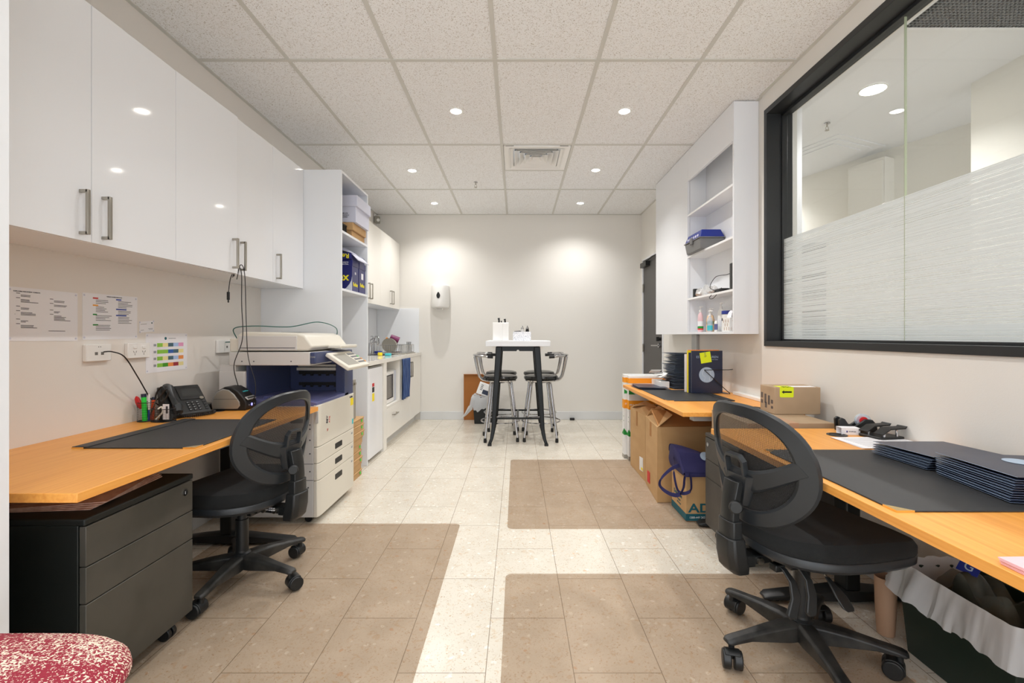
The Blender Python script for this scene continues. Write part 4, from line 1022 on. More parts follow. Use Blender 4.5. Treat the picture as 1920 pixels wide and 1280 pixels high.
o = build('staple_remover', MB().lathe([(.004, -.035), (.012, -.02), (.014, 0), (.011, .02), (.003, .03)], n=14, mx=T((PX-.026, PY-.014, LZ+.095)) @ Ry(-.35), sy=.6), 'red', smooth=True); tag(o, 'red handled tool sticking out of the pen cup on its left', 'tool')
t = thing('scissors', 'black handled scissors standing in the pen cup', 'scissors', (PX+.03, PY, LZ))
b = MB()
for dy, dz in ((0, 0), (.024, -.012)):
    c0 = Vector((PX+.055+dy, PY+.015, LZ+.135+dz)); b.tube([c0+Vector((.017*math.cos(a)+.010*math.sin(a), 0, .030*math.sin(a)+.006*math.cos(a))) for a in [2*PI*i/20 for i in range(20)]], .0038, 8, closed=True)
build('handles', b, 'black_plastic', t, smooth=True)
build('blades', MB().tube([(PX+.045, PY+.012, LZ+.11), (PX+.012, PY+.0, LZ+.01)], .005, 6, flat=.4), 'steel', t)
CX, CY = -1.722, 2.275
t = thing('clip_cup', 'low black wire mesh cup of clips and cards on the left desk', 'desk cup', (CX, CY, LZ)); wirecup(t, CX, CY, LZ, .055, .038, .062)
b = MB().tube(bez([(CX-.02, CY-.01, LZ+.06), (CX-.01, CY, LZ+.07), (CX-.005, CY, LZ+.045), (CX-.03, CY-.01, LZ+.01)], 5), .004, 8); o = build('earphones', b, 'copier', None, smooth=True); tag(o, 'cream coiled thing inside the low mesh cup', 'cord')
t = thing('white_card', 'small white printed card standing in the low mesh cup', 'card', (CX+.025, CY-.02, LZ+.01))
build('card', MB().box(CX+.005, CX+.035, CY-.012, CY-.010, LZ+.01, LZ+.085), 'paper', t); build('print', MB().box(CX+.02, CX+.03, CY-.0126, CY-.0121, LZ+.04, LZ+.075), 'ink', t)
random.seed(11)
for k in range(3): o = build('binder_clip', MB().prism([(-.012, 0), (.012, 0), (.003, .018), (-.003, .018)], -.012, .012, T((CX-.015+.018*k, CY+.014, LZ+.004)) @ Rz(k), 'y'), 'dark', None); tag(o, 'black binder clip in the low mesh cup, ' + ('on the pen cup side', 'in the middle', 'nearest the phone')[k], 'clip', 'black clips in the low mesh cup')
# phone
t = thing('desk_phone', 'black desk phone with curly cord on the left desk', 'phone', (-1.74, 2.43, LZ))
pm = T((-1.745, 2.425, LZ)) @ Rz(math.radians(58)) @ Matrix.Diagonal((.92, .80, 1.0, 1))    # local: +y away from user, slopes up
prof = [(-.10, .004), (-.10, .022), (.085, .150), (.10, .150), (.10, .135), (.05, .004)]
build('phone_body', MB().prism(prof, -.085, .12, pm, 'x'), 'black_plastic', t, .004)
sl = math.atan2(.128, .185)
pf = pm @ T((0, -.10, .022)) @ Rx(sl)     # local plane on the face: x across, y up the slope
sc_ = build('screen_bezel', MB().box(-.005, .117, .105, .205, .0002, .004, pf), 'dark', t, .001); build('screen', MB().box(.012, .098, .130, .190, .004, .0046, pf), 'screen', sc_)
b = MB()
for i in range(3):
    for j in range(4): b.box(.012+.024*i, .027+.024*i, .016+.019*j, .028+.019*j, .0, .0035, pf)
for j in range(4): b.box(.095, .110, .016+.019*j, .028+.019*j, .0, .0035, pf)
build('keypad', b, 'frame_plastic', t, .001)
b = MB()
for i in range(3):
    for j in range(4): b.box(.016+.024*i, .022+.024*i, .020+.019*j, .024+.019*j, .0036, .004, pf)
build('key_marks', b, 'alu', t)
build('navigation_key', MB().cyl((.100, .108, .003), .011, .003, 18, mx=pf), 'steel', t, .001)
hp = []
for s_, h_, r_ in ((.0, .020, .021), (.03, .034, .024), (.07, .026, .016), (.11, .026, .015), (.15, .030, .017), (.185, .036, .024), (.215, .024, .020)):
    hp.append([pf @ Vector((-.048+r_*1.0*math.cos(2*PI*k/14), s_, h_-.008+r_*.72*math.sin(2*PI*k/14))) for k in range(14)])
build('handset', MB().rings(hp), 'frame_plastic', t, smooth=True)
cp = []
q0 = bez([pm @ Vector((-.048, -.105, .02)), pm @ Vector((-.02, -.15, .012)), pm @ Vector((.06, -.15, .012)), pm @ Vector((.135, -.10, .012)), pm @ Vector((.14, -.02, .012))], 60)
for i, p in enumerate(q0):
    a = i*.95; tg = (q0[min(i+1, len(q0)-1)]-q0[max(i-1, 0)]).normalized(); sd = tg.cross(Vector((0, 0, 1))).normalized()
    cp.append(p+sd*math.cos(a)*.0065+Vector((0, 0, 1))*math.sin(a)*.0065)
build('curly_cord', MB().tube(cp, .0019, 5), 'cord', t, smooth=True)
# data cable from the wall plate to the phone
o = build('cable', MB().tube(bez([(-1.846, 2.086, 1.045), (-1.815, 2.095, 1.045), (-1.79, 2.13, 1.02), (-1.80, 2.21, .93), (-1.82, 2.29, .845), (-1.835, 2.34, .80), (-1.842, 2.40, .76)], 10), .0028, 8), 'cord', smooth=True)
tag(o, 'black cable hanging from the wall data plate to the phone', 'cable')
# power brick
t = thing('power_brick', 'black power brick between the phone and the label printer', 'power adapter', (-1.74, 2.63, LZ))
build('brick', MB().box(-1.79, -1.725, 2.62, 2.68, LZ, LZ+.034), 'black_plastic', t, .005)
build('cord', MB().tube(bez([(-1.73, 2.60, LZ+.03), (-1.72, 2.57, LZ+.055), (-1.76, 2.55, LZ+.05), (-1.745, 2.52, LZ+.02), (-1.70, 2.53, LZ+.002), (-1.66, 2.565, LZ+.002)], 8), .002, 6), 'cord', t, smooth=True)
# label printer
t = thing('label_printer', 'black and silver rounded label printer on the left desk', 'label printer', (-1.60, 2.66, LZ))
lm = T((-1.602, 2.648, LZ)) @ Rz(math.radians(4))
lp = []
side_prof = [(-.085, .0), (-.090, .03), (-.083, .075), (-.060, .112), (-.025, .132), (.010, .130), (.045, .110), (.082, .066), (.094, .045), (.094, .012), (.088, 0)]
build('printer_body', MB().prism(side_prof, -.058, .058, lm, 'y'), 'dark', t, .006, seg=3)
sp2 = [(p[0]*.86-.008, .014+p[1]*.80) for p in [(-.085, .0), (-.090, .03), (-.083, .075), (-.060, .112), (-.025, .130), (.010, .122), (.040, .095), (.072, .045), (.074, .020), (.060, .0)]]
build('side_rim', MB().prism([(p[0]*1.07, (p[1]-.06)*1.07+.06) for p in sp2], -.0605, -.0575, lm, 'y'), 'alu', t, .001)
sp = build('side_panel', MB().prism(sp2, -.0625, -.060, lm, 'y'), 'silver', t, .001); build('seam', MB().box(-.08, .055, -.0632, -.0624, .064, .066, lm), 'ink', sp)
fr_m = lm @ T((.088, 0, .062)) @ Ry(math.radians(42))
build('label_slot', MB().box(-.014, .010, -.048, .048, .0, .006, fr_m), 'alu', t, .002); build('slot_gap', MB().box(-.005, .002, -.040, .040, .006, .0066, fr_m), 'dark', t)
text('lettering', 'LabelWriter', .012, 'aqua', face(lm @ Vector((.058, .005, .1025)), lm.to_3x3() @ Vector((0, 1, 0)), lm.to_3x3() @ Vector((-.62, 0, .78))), t)
for yy, m, r_ in ((-.03, 'alu', .004), (0, 'led_blue', .008), (.03, 'alu', .004)): build('button', MB().cyl((.0945, yy, .028), r_, .0015, 16, axis='x', mx=lm), m, t)
# cables hanging from the ajar cabinet
YC = 2.59
o = build('cable', MB().tube(bez([(-1.57, YC, 1.445), (-1.555, YC, 1.50), (-1.535, YC+.01, 1.47), (-1.545, YC+.03, 1.30), (-1.552, YC+.05, 1.10), (-1.60, YC+.05, .95), (-1.585, 2.655, .83)], 10), .0024, 8), 'cord', smooth=True); tag(o, 'black cable hanging from the wall cabinet to the top of the label printer', 'cable')
o = build('cable', MB().tube(bez([(-1.56, YC+.01, 1.43), (-1.54, YC+.01, 1.51), (-1.522, YC+.02, 1.46), (-1.525, YC+.04, 1.20), (-1.52, YC+.05, 1.0), (-1.475, YC+.04, .86), (-1.475, 2.63, .78), (-1.50, 2.635, .745)], 10), .0022, 8), 'cord', smooth=True); tag(o, 'black cable hanging from the wall cabinet down past the copier side', 'cable')
t = thing('plug_cable', 'short black cable with a loose plug dangling under the wall cabinet', 'cable', (-1.58, 2.60, 1.34))
build('cord', MB().tube(bez([(-1.58, YC+.005, 1.44), (-1.57, YC, 1.475), (-1.59, YC, 1.43), (-1.60, YC, 1.36)], 8), .0022, 8), 'cord', t, smooth=True)
build('plug', MB().box(-1.607, -1.595, YC-.006, YC+.006, 1.315, 1.36).box(-1.604, -1.598, YC-.004, YC+.004, 1.30, 1.315), 'black_plastic', t, .002)
# wall plates
def zof(px, py): Y = 1.865*875/(969-px); return Y, 1.12+(628-py)*Y/875
def plate(name, label, cat, px0, px1, py0, py1, kind):
    y0, _ = zof(px0, 600); y1, _ = zof(px1, 600); ym = (y0+y1)/2; z1 = 1.12+(628-py0)*ym/875; z0 = 1.12+(628-py1)*ym/875
    t = thing(name, label, cat, (XL, ym, z0)); X = XL+.018
    build('mounting_block', MB().prism(rrect(y0, y1, z0, z1, .006), XL, X, axis='x'), 'white_plastic', t, .003)
    zm = (z0+z1)/2; wdt = y1-y0
    if kind == 'power':
        for f in (.3, .7):
            yc = y0+wdt*f
            build('switch', MB().prism(rrect(yc-.010, yc+.010, z1-.028, z1-.014, .004), X, X+.004, axis='x'), 'white_plastic', t, .001)
            b = MB(); 
            for dy, a in ((-.007, .5), (.007, -.5)): b.box(0, .0006, -.0012, .0012, -.005, .005, T((X, yc+dy, zm-.006)) @ Rx(a))
            b.box(X, X+.0006, yc-.0012, yc+.0012, zm-.022, zm-.013); build('socket_slots', b, 'socket_hole', t)
    else:
        for f in ((.38, .62) if kind == 'data' else (.5,)):
            yc = y0+wdt*f; build('data_socket', MB().box(X, X+.0008, yc-.007, yc+.007, zm-.010, zm+.003), 'socket_hole', t)
        if kind == 'data':
            for f in (.47, .55): build('indicator', MB().cyl((X, y0+wdt*f, z1-.012), .002, .001, 8, axis='x'), 'socket_hole', t)
    return t
plate('data_plate', 'white wall data plate with a black cable plugged in', 'wall plate', 154, 202, 645, 677, 'data')
plate('power_outlet', 'white double power outlet beside the colour chart on the left wall', 'power outlet', 233, 275, 642.5, 671, 'power')
t = plate('data_plate', 'white wall data plate behind the copier with a green cable', 'wall plate', 404, 436, 637, 661, 'data1')
o = build('network_cable', MB().tube(bez([(-1.845, 2.955, 1.075), (-1.80, 2.96, 1.075), (-1.75, 2.95, 1.06), (-1.74, 2.90, 1.10), (-1.72, 2.84, 1.16), (-1.60, 2.84, 1.175), (-1.42, 2.92, 1.172), (-1.30, 3.05, 1.205), (-1.26, 3.25, 1.17), (-1.30, 3.36, 1.10)], 10), .003, 8), 'cord_green', smooth=True); tag(o, 'dark green network cable running over the copier lid', 'cable')
# papers on the wall
def wallpaper(name, label, px0, px1, pyA, pyB, m='paper'):
    # pyA: (top, bottom) at px0 ; pyB: (top, bottom) at px1
    X = XL+.0012
    y0, _ = zof(px0, 600); y1, _ = zof(px1, 600)
    P = [(y0, 1.12+(628-pyA[1])*y0/875), (y1, 1.12+(628-pyB[1])*y1/875), (y1, 1.12+(628-pyB[0])*y1/875), (y0, 1.12+(628-pyA[0])*y0/875)]
    t = thing(name, label, 'paper', (XL, (y0+y1)/2, min(P[0][1], P[1][1])))
    build('sheet', MB().prism(P, XL+.0005, X, axis='x'), m, t)
    for (u, v) in ((.03, .05), (.97, .05), (.97, .95), (.03, .95)):
        yy = y0+(y1-y0)*u; zz = P[0][1]+(P[1][1]-P[0][1])*u; zt = P[3][1]+(P[2][1]-P[3][1])*u
        build('tack', MB().cyl((X, yy, zz+(zt-zz)*v), .004, .001, 10, axis='x'), 'archive', t)
    def at(u, v):
        zz = P[0][1]+(P[1][1]-P[0][1])*u; zt = P[3][1]+(P[2][1]-P[3][1])*u
        return (y0+(y1-y0)*u, zz+(zt-zz)*v)
    return t, at, X
def bars(t, at, X, rows, m, h=.006, name='text_lines'):
    b = MB()
    for u0, u1, v in rows:
        (a, z0), (c, z1) = at(u0, v), at(u1, v); b.prism([(a, z0-h/2), (c, z1-h/2), (c, z1+h/2), (a, z0+h/2)], X, X+.0003, axis='x')
    build(name, b, m, t)
t, at, X = wallpaper('notice_sheet', 'white landscape instruction sheet on the left wall, nearest the white nib', 13, 145, (536, 639.5), (549.5, 639))
random.seed(2); rows = []
def block(u, v, n, wmax):
    out = [(u-.06, u-.01, v+.03)]
    for i in range(n): out.append((u, u+wmax*random.uniform(.4, 1), v-.022*i))
    return out
for v in (.86, .62, .38):
    rows += block(.17, v, 2, .13) + block(.17, v-.085, 3, .26)
for v in (.80, .585): rows += block(.63, v, 2, .16) + block(.63, v-.085, 2 if v > .7 else 5, .27)
rows += [(.55, .80, .20)]
bars(t, at, X, rows, 'ink', .0022)
bars(t, at, X, [(.09, .10+.0, .5)], 'ink', .001)
y_, z_ = at(.25, .925); text('title', 'TEMPLATING FOR PATIENT CONSULTS', .0062, 'ink', FPX(X+.0003, y_, z_), t, sx=.9)
t, at, X = wallpaper('notice_sheet', 'white instruction sheet with coloured headings on the left wall', 154, 257, (548, 637), (557, 634.5))
rows = []
for u, v0, n in ((.22, .86, 3), (.22, .71, 4), (.22, .52, 4), (.22, .31, 4), (.62, .86, 5), (.62, .64, 3), (.62, .50, 5)):
    for i in range(n): rows.append((u, u+random.uniform(.14, .28), v0-.034*i))
bars(t, at, X, rows, 'ink', .0022)
for m, L_ in (('red', [(.17, .26, .90)]), ('orange', [(.17, .26, .745)]), ('green', [(.17, .24, .545), (.17, .26, .32)]), ('blue', [(.58, .68, .90), (.58, .78, .68), (.58, .78, .54)])): bars(t, at, X, L_, m, .006, 'heading_bar')
y_, z_ = at(.55, .95); text('title', 'SURGERY PLANNING PROTOCOLS', .0058, 'ink', FPX(X+.0003, y_, z_), t, sx=.9)
t, at, X = wallpaper('business_card', 'small white business card pinned above the colour chart', 261, 288, (603, 623.5), (601, 621)); bars(t, at, X, [(.08, .5, .75), (.08, .3, .2), (.6, .92, .3), (.65, .92, .2)], 'ink', .0015)
y_, z_ = at(.86, .8); build('crest', MB().cyl((X, y_, z_), .004, .0004, 14, axis='x'), 'teal', t)
t, at, X = wallpaper('timetable_sheet', 'white sheet with rows of coloured timetable cells on the left wall', 273, 350.5, (625, 700), (625, 691.5))
y_, z_ = at(.45, .87); build('crest', MB().cyl((X, y_, z_), .008, .0004, 18, axis='x'), 'teal', t)
bars(t, at, X, [(.52, .70, .87)], 'grey_text', .003)
mat('cell_green', (142, 200, 70)); mat('cell_cream', (238, 226, 160)); mat('cell_slate', (70, 104, 120)); mat('cell_blue', (170, 196, 236)); mat('cell_pink', (232, 160, 200)); mat('cell_darkgreen', (70, 150, 30)); mat('cell_orange', (240, 150, 80)); mat('cell_royal', (50, 100, 180)); mat('cell_maroon', (160, 50, 60))
grid_c = [['cell_green', 'cell_cream', 'cell_slate', 'cell_blue', 'cell_pink'], ['cell_green', 'cell_green', 'cell_royal', 'cell_slate', 'cell_cream'], ['cell_green', 'cell_cream', 'cell_slate', 'cell_blue', 'cell_orange'], ['cell_green', 'cell_darkgreen', 'cell_orange', 'cell_maroon', 'cell_cream']]
for r_ in range(4):
    for c_ in range(5):
        bars(t, at, X, [(.25+.13*c_, .378+.13*c_, .70-.175*r_)], grid_c[r_][c_], .020, 'timetable_cell')
    b = [(.17, .17+.06, .70-.175*r_)]; bars(t, at, X, b, 'grey_text', .012, 'row_label')

# ============================================================ COPIER
cx0, cx1, cy0, cy1 = -1.757, -1.169, 2.752, 3.365
t = thing('copier', 'large cream and blue office photocopier beside the left desk', 'photocopier', (-1.46, 3.05, 0))
build('lower_body', MB().box(cx0, cx1-.03, cy0, cy1, .044, .700), 'copier_side', t, .004)
for a, c in ((.262, .263), (.358, .361)): build('panel_seam', MB().box(cx0+.01, cx1-.031, cy0-.0006, cy0+.001, a, a+.003), 'ink', t)
# front cover and three drawers
def frontpanel(nm, z0, z1):
    P = [(cx1-.03, cy0), (cx1-.010, cy0), (cx1-.002, cy0+.02), (cx1, cy0+.05), (cx1, cy1-.03), (cx1-.008, cy1), (cx1-.03, cy1)]
    return build(nm, MB().prism(P, z0, z1), 'copier', t, .003)
fc = frontpanel('front_cover', .459, .705)
for z0, z1 in ((.362, .456), (.261, .359), (.044, .258)):
    dr = frontpanel('paper_drawer', z0, z1)
    zc = z1-.052
    build('drawer_grip', MB().prism(rrect(cy0+.25, cy0+.37, zc-.018, zc+.018, .007), cx1-.001, cx1+.0015, axis='x'), 'dark', dr, .001)
    text('lettering', 'A4' if z0 > .3 else 'A3', .02, 'grey_text', FPX(cx1+.0008, cy1-.06, zc+.022), dr)
build('cover_grip', MB().box(cx1-.02, cx1-.0005, cy0-.003, cy0+.004, .60, .67), 'copier_side', fc, .002)
build('warning_sticker', MB().box(cx1, cx1+.001, cy1-.085, cy1-.03, .625, .675), 'yellow', fc); build('blue_sticker', MB().box(cx1, cx1+.001, cy1-.055, cy1-.03, .49, .525), 'aqua', fc)
text('lettering', 'TOSHIBA', .018, 'ink', FPX(cx1+.0008, cy1-.075, .702-.018), fc, sx=.8)
text('lettering', 'SET', .030, 'ink', face((cx1+.0008, cy0+.125, .60), (0, .15, 1), (0, -1, .15)), fc, bold=.001)
text('lettering', 'ATK', .022, 'red', face((cx1+.0008, cy0+.16, .595), (0, .1, 1), (0, -1, .1)), fc)
text('lettering', '27', .02, 'red', FPX(cx1+.0008, cy0+.13, .535), fc)
for y in (cy0+.06, cy1-.06):
    for x in (cx0+.06, cx1-.08): build('caster', MB().cyl((x, y-.015, .022), .022, .03, 16, axis='y').box(x-.015, x+.015, y-.008, y+.008, .03, .046), 'dark', t)
build('side_vent', MB().box(-1.335, -1.26, cy0-.001, cy0+.002, .60, .625), 'socket_hole', t, .001)
b = MB()
for k in range(8): b.box(-1.33, -1.30, cy0-.0008, cy0+.001, .46+.010*k, .4635+.010*k)
build('side_louvre', b, 'socket_hole', t)
b = MB()
for x, z in ((-1.22, .59), (-1.22, .565), (-1.22, .42), (-1.22, .315), (-1.23, .22), (-1.70, .42), (-1.22, .50)): b.cyl((x, cy0-.0008, z), .0045, .0015, 12, axis='y')
build('screw_caps', b, 'ink', t)
# deck and output cavity
build('output_tray', MB().prism([(-1.60, .701), (cx1-.012, .701), (cx1-.012, .722), (-1.25, .735), (-1.40, .728), (-1.60, .745)], cy0+.004, cy1-.09, axis='y'), 'copier_tray', t, .003)
b = MB()
for k in range(9): b.box(-1.52+.012*k, -1.515+.012*k, cy0+.05, cy0+.13, .738, .752)
build('tray_ribs', b, 'copier_tray', t)
build('left_column', MB().box(cx0, -1.606, cy0, cy1, .700, .905), 'copier_side', t, .003)
build('rear_post', MB().box(cx0+.005, -1.66, cy0+.002, cy1-.01, .905, .945), 'copier_side', t)
build('inner_wall', MB().box(-1.606, -1.595, cy0+.02, cy1-.08, .70, .94), 'copier_blue', t)
bk_ = build('back_wall', MB().box(-1.595, -1.19, cy1-.08, cy1, .70, .941), 'copier_blue', t, .002)
build('front_post', MB().prism([(cx1-.075, cy1-.16), (cx1-.012, cy1-.16), (cx1-.012, cy1), (cx1-.075, cy1)], .70, .941), 'copier_blue', t, .004)
build('exit_rollers', MB().box(-1.53, -1.25, cy1-.125, cy1-.081, .875, .895).box(-1.53, -1.25, cy1-.105, cy1-.081, .90, .915), 'copier', t, .003)
b = MB().box(-1.53, -1.25, cy1-.09, cy1-.0805, .846, .868).box(-1.53, -1.25, cy1-.09, cy1-.0805, .768, .79)
for k in range(5): b.box(-1.50+.055*k, -1.485+.055*k, cy1-.10, cy1-.0805, .836, .85); b.box(-1.50+.055*k, -1.485+.055*k, cy1-.10, cy1-.0805, .758, .77)
build('exit_slots', b, 'dark', t)
# scanner and feeder
sc = build('scanner_body', MB().box(cx0+.06, -1.22, cy0-.002, cy1, .941, 1.020), 'copier_side', t, .004)
build('scanner_front', MB().prism([(cy0-.002, .95), (cy1, .95), (cy1, 1.018), (cy0-.002, 1.018)], -1.22, -1.185, axis='x'), 'copier_blue', t, .006)
text('lettering', 'TOSHIBA', .014, 'alu', FNY(-1.203, cy0-.0028, .99), sc, sx=.55)
fd = build('document_feeder', MB().prism([(cx0+.10, 1.026), (-1.235, 1.026), (-1.205, 1.05), (-1.255, 1.118), (-1.30, 1.132), (cx0+.13, 1.14), (cx0+.10, 1.12)], cy0+.01, cy1-.05, axis='y'), 'copier', t, .012, seg=3)
build('feeder_side', MB().box(cx0+.11, -1.30, cy0+.004, cy0+.014, 1.03, 1.115), 'copier_side', t, .003)
build('feeder_slot', MB().box(cx0+.12, -1.31, cy0+.0030, cy0+.008, 1.042, 1.046), 'ink', t)
build('feeder_tray', MB().box(-1.28, -1.13, cy0+.25, cy1-.06, 1.035, 1.055), 'copier', t, .005)
build('hinge_cover', MB().box(cx0+.05, cx0+.11, cy0+.02, cy1-.04, 1.02, 1.10), 'copier', t, .008)
for x in (-1.62, -1.55, -1.33): build('screw_cap', MB().cyl((x, cy0-.003, .965), .004, .002, 12, axis='y'), 'ink', sc)
b = MB().box(-1.45, -1.33, cy0+.12, cy0+.30, 1.1385, 1.1395); build('feeder_icon', b, 'grey_text', t)
# control panel
cm = T((-1.105, 3.07, .955)) @ Ry(math.radians(33)) 
cpn = build('control_panel', MB().box(-.085, .085, -.20, .20, -.012, .012, cm), 'copier', t, .006)
build('touch_screen', MB().box(-.06, .06, -.16, .04, .0121, .0132, cm), 'lens_grey', cpn, .001)
b = MB()
for i in range(4):
    for j in range(5): b.box(-.055+.03*i, -.037+.03*i, .06+.026*j, .076+.026*j, .012, .015, cm)
build('keys', b, 'grille_grey', cpn, .002)
for i, m in enumerate(('orange', 'orange', 'neon_green')): build('colour_key', MB().cyl((.045-.03*i, .183, .012), .009, .004, 14, mx=cm), m, cpn)
build('panel_arm', MB().box(-1.19, -1.11, 3.0, 3.14, .94, .962), 'copier_blue', t, .004)
# brown toner boxes behind
random.seed(4)
bz = 0.0
for k in range(9):
    j = random.uniform(-.012, .010)
    t = thing('toner_box', 'flat brown box in the pile behind the copier, %s' % ('lowest of the pile', 'second from the bottom', 'third from the bottom', 'fourth from the bottom', 'middle of the pile', 'fourth from the top', 'third from the top', 'second from the top', 'topmost of the pile')[k], 'box', (-1.42, 3.61, bz), 'flat brown boxes piled behind the copier')
    build('carton', MB().box(-1.62, -1.242+j, 3.452, 3.762+j, bz+.0005, bz+.038), 'cardboard', t, .001); build('lid', MB().box(-1.623, -1.237+j, 3.449, 3.766+j, bz+.038, bz+.0505), 'cardboard', t, .004)
    if k not in (1, 5): build('green_label', MB().box(-1.2375+j, -1.2362+j, 3.70, 3.72, bz+.015, bz+.036), 'neon_green', t)
    bz += .0520
t = thing('metal_rail', 'grey metal panel with two round knobs standing on the toner boxes', 'metal panel', (-1.27, 3.6, bz))
build('panel', MB().box(-1.30, -1.262, 3.52, 3.66, bz+.001, .775), 'plate_grey', t, .003)
for y in (3.56, 3.62): build('knob', MB().cyl((-1.262, y, .745), .012, .014, 14, axis='x'), 'steel', t, .002)
# ============================================================ FLOOR MATS
def floormat(label, x0, x1, y0, y1):
    o = build('floor_mat', MB().prism(rrect(x0, x1, y0, y1, .035, 8), .0008, .0038), 'chair_mat', None, .001); tag(o, label, 'chair mat')
floormat('brownish clear chair mat under the left office chair', -1.62, -.335, 1.16, 2.768)
floormat('brownish clear chair mat in front of the cartons at the further right desk', -.055, 1.18, 2.695, 4.19)
floormat('brownish clear chair mat under the right office chair', -.052, 1.28, .95, 2.187)

# ============================================================ UNDER THE FURTHER RIGHT DESK
def skewbox(name, label, P, z1, flaps=True, open_top=True):
    # P: four floor corners in order
    t = thing(name, label, 'box', (sum(p[0] for p in P)/4, sum(p[1] for p in P)/4, 0))
    c = Vector((sum(p[0] for p in P)/4, sum(p[1] for p in P)/4)); I = [tuple(c+(Vector(p)-c)*.985) for p in P]
    b = MB()
    for i in range(4):
        j = (i+1) % 4; b.prism([P[i], P[j], I[j], I[i]], .002, z1)
    b.prism(I, .002, .008); build('carton_walls', b, 'cardboard', t)
    return t, P
P1 = [(.980, 3.56), (1.42, 3.60), (1.42, 4.03), (.982, 4.03)]
t, P = skewbox('cardboard_carton', 'tall brown carton with open flaps under the further right desk, next to the white cartons', P1, .50)
def flap(t, a, b_, out, dz, m='cardboard', k=.004):
    a, b_, o = Vector(a), Vector(b_), Vector((out[0], out[1], dz)); n = (b_-a).cross(o).normalized()*k
    P = [a, b_, b_+o*.98, a+o]; build('flap', MB().rings([[p for p in P], [p+n for p in P]]), m, t)
flap(t, (.980, 3.56, .50), (.982, 4.03, .50), (.13, 0, 0), .055); flap(t, (.985, 3.56, .50), (1.41, 3.60, .50), (.0, .13), .05)
flap(t, (.985, 4.02, .50), (1.41, 4.02, .50), (.0, -.15), .04)
build('shipping_label', MB().prism([(3.62, .06), (3.72, .05), (3.72, .155), (3.62, .165)], .9775, .979, axis='x'), 'carton_white', t)
build('yellow_label', MB().box(.9768, .9776, 3.62, 3.67, .065, .085), 'yellow', t)
build('packing_tape', MB().box(.9785, .9795, 3.79, 3.83, .38, .50), 'cardboard_in', t)
P2 = [(.937, 3.115), (1.38, 3.145), (1.40, 3.54), (.975, 3.535)]
t, P = skewbox('cardboard_carton', 'tall brown carton with open flaps behind the navy cloth bag', P2, .505)
flap(t, (.937, 3.115, .505), (.975, 3.535, .505), (.10, -.0), .085); flap(t, (.945, 3.12, .505), (1.375, 3.15, .505), (.0, .16), .085, 'cardboard_in'); flap(t, (.98, 3.53, .505), (1.39, 3.53, .505), (0, -.13), .08)
build('red_label', MB().prism([(3.36, .05), (3.42, .05), (3.42, .13), (3.36, .13)], .9585-.003, .9615-.003, axis='x'), 'red', t)
build('packing_tape', MB().prism([(3.31, .40), (3.35, .40), (3.35, .5), (3.31, .5)], .9535, .9575, axis='x'), 'cardboard_in', t)
t = thing('printed_carton', 'brown carton printed with a teal band under the navy bag', 'box', (1.2, 2.95, 0))
PX0, PX1, PY0, PY1, PZ = 1.016, 1.38, 2.80, 3.06, .272
build('carton_walls', MB().box(PX0, PX1, PY0, PY1, .002, PZ), 'cardboard', t, .003)
build('teal_band', MB().box(PX0-.0012, PX1, PY0-.0012, PY1, .006, .048), 'teal', t)
text('lettering', 'AD', .074, 'teal', FNY(PX0+.082, PY0-.0018, .080), t, bold=.0015, sx=1.3)
text('lettering', '1300-449 262', .017, 'carton_white', FNY(PX0+.066, PY0-.0020, .026), t)
text('lettering', 'Detectable', .036, 'teal', FNX(PX0-.0018, 2.94, .125), t, sx=.9)
text('lettering', 'Recycle', .016, 'teal', FNX(PX0-.0018, 2.92, .095), t); text('lettering', 'this way up', .014, 'teal', FNX(PX0-.0018, 2.92, .075), t)
build('round_mark', MB().cyl((PX0-.0014, 3.02, .09), .012, .0014, 16, axis='x'), 'teal', t)
# navy cloth bag folded on the printed carton
t = thing('tote_bag', 'navy cloth bag folded over the printed carton, handles dangling', 'bag', (1.2, 2.9, PZ))
def bag(u, v_):
    x = 1.00+.40*u; y = 2.80+.25*v_
    h = .085+.055*math.sin(PI*min(1, v_*1.1))+.02*math.sin(6*u+3*v_)
    if v_ < .12: h = .03+.055*v_/.12
    x -= .035*(1-u)*math.sin(3*v_)
    return (x, y-(.03*(1-v_)**3), PZ+.002+h*(.75+.3*(1-u)))
b = MB().grid(bag, 22, 18)
o = build('cloth_top', b, 'navy_cloth', t, smooth=True)
b = MB().grid(lambda u, v_: (1.0+.40*u-.004*math.sin(9*v_), 2.775-.004*math.sin(PI*v_), PZ+.004+(bag(u, 0)[2]-PZ-.004)*v_), 22, 6); o = build('front_fold', b, 'navy_cloth', t, smooth=True)
b = MB().grid(lambda u, v_: (1.0+(-.035*math.sin(3*u))*v_-.01*math.sin(PI*v_), 2.775+.26*u, PZ+.004+(bag(0, u)[2]-PZ-.004)*v_), 18, 6); o = build('side_fold', b, 'navy_cloth', t, smooth=True)
b = MB().box(1.0, 1.38, 2.785, 3.03, PZ+.002, PZ+.05); build('cloth_bundle', b, 'navy_cloth', t, .015)
mxb = face(bag(.35, .16), (1, -.0, 0), (0, .55, .84)); mxb.translation += Vector((0, -.014, .0))
build('crest', MB().cyl((0, 0, 0), .026, .0012, 28, mx=mxb), 'crest', t)
def strap(pts, w_=.011):
    q = bez(pts, 12); R = []
    for i, p in enumerate(q):
        tg = (q[min(i+1, len(q)-1)]-q[max(i-1, 0)]).normalized(); sd = tg.cross(Vector((.3, 1, .1)).normalized()).normalized(); nn = sd.cross(tg).normalized()*.0016
        sd2 = (sd*.15+Vector((0, .35, .9))*.9*math.copysign(1, 1)).normalized() if abs(tg.z) < .75 else Vector((.8, .5, 0)).normalized()
        R.append([p-sd2*w_-nn, p+sd2*w_-nn, p+sd2*w_+nn, p-sd2*w_+nn])
    return MB().rings(R)
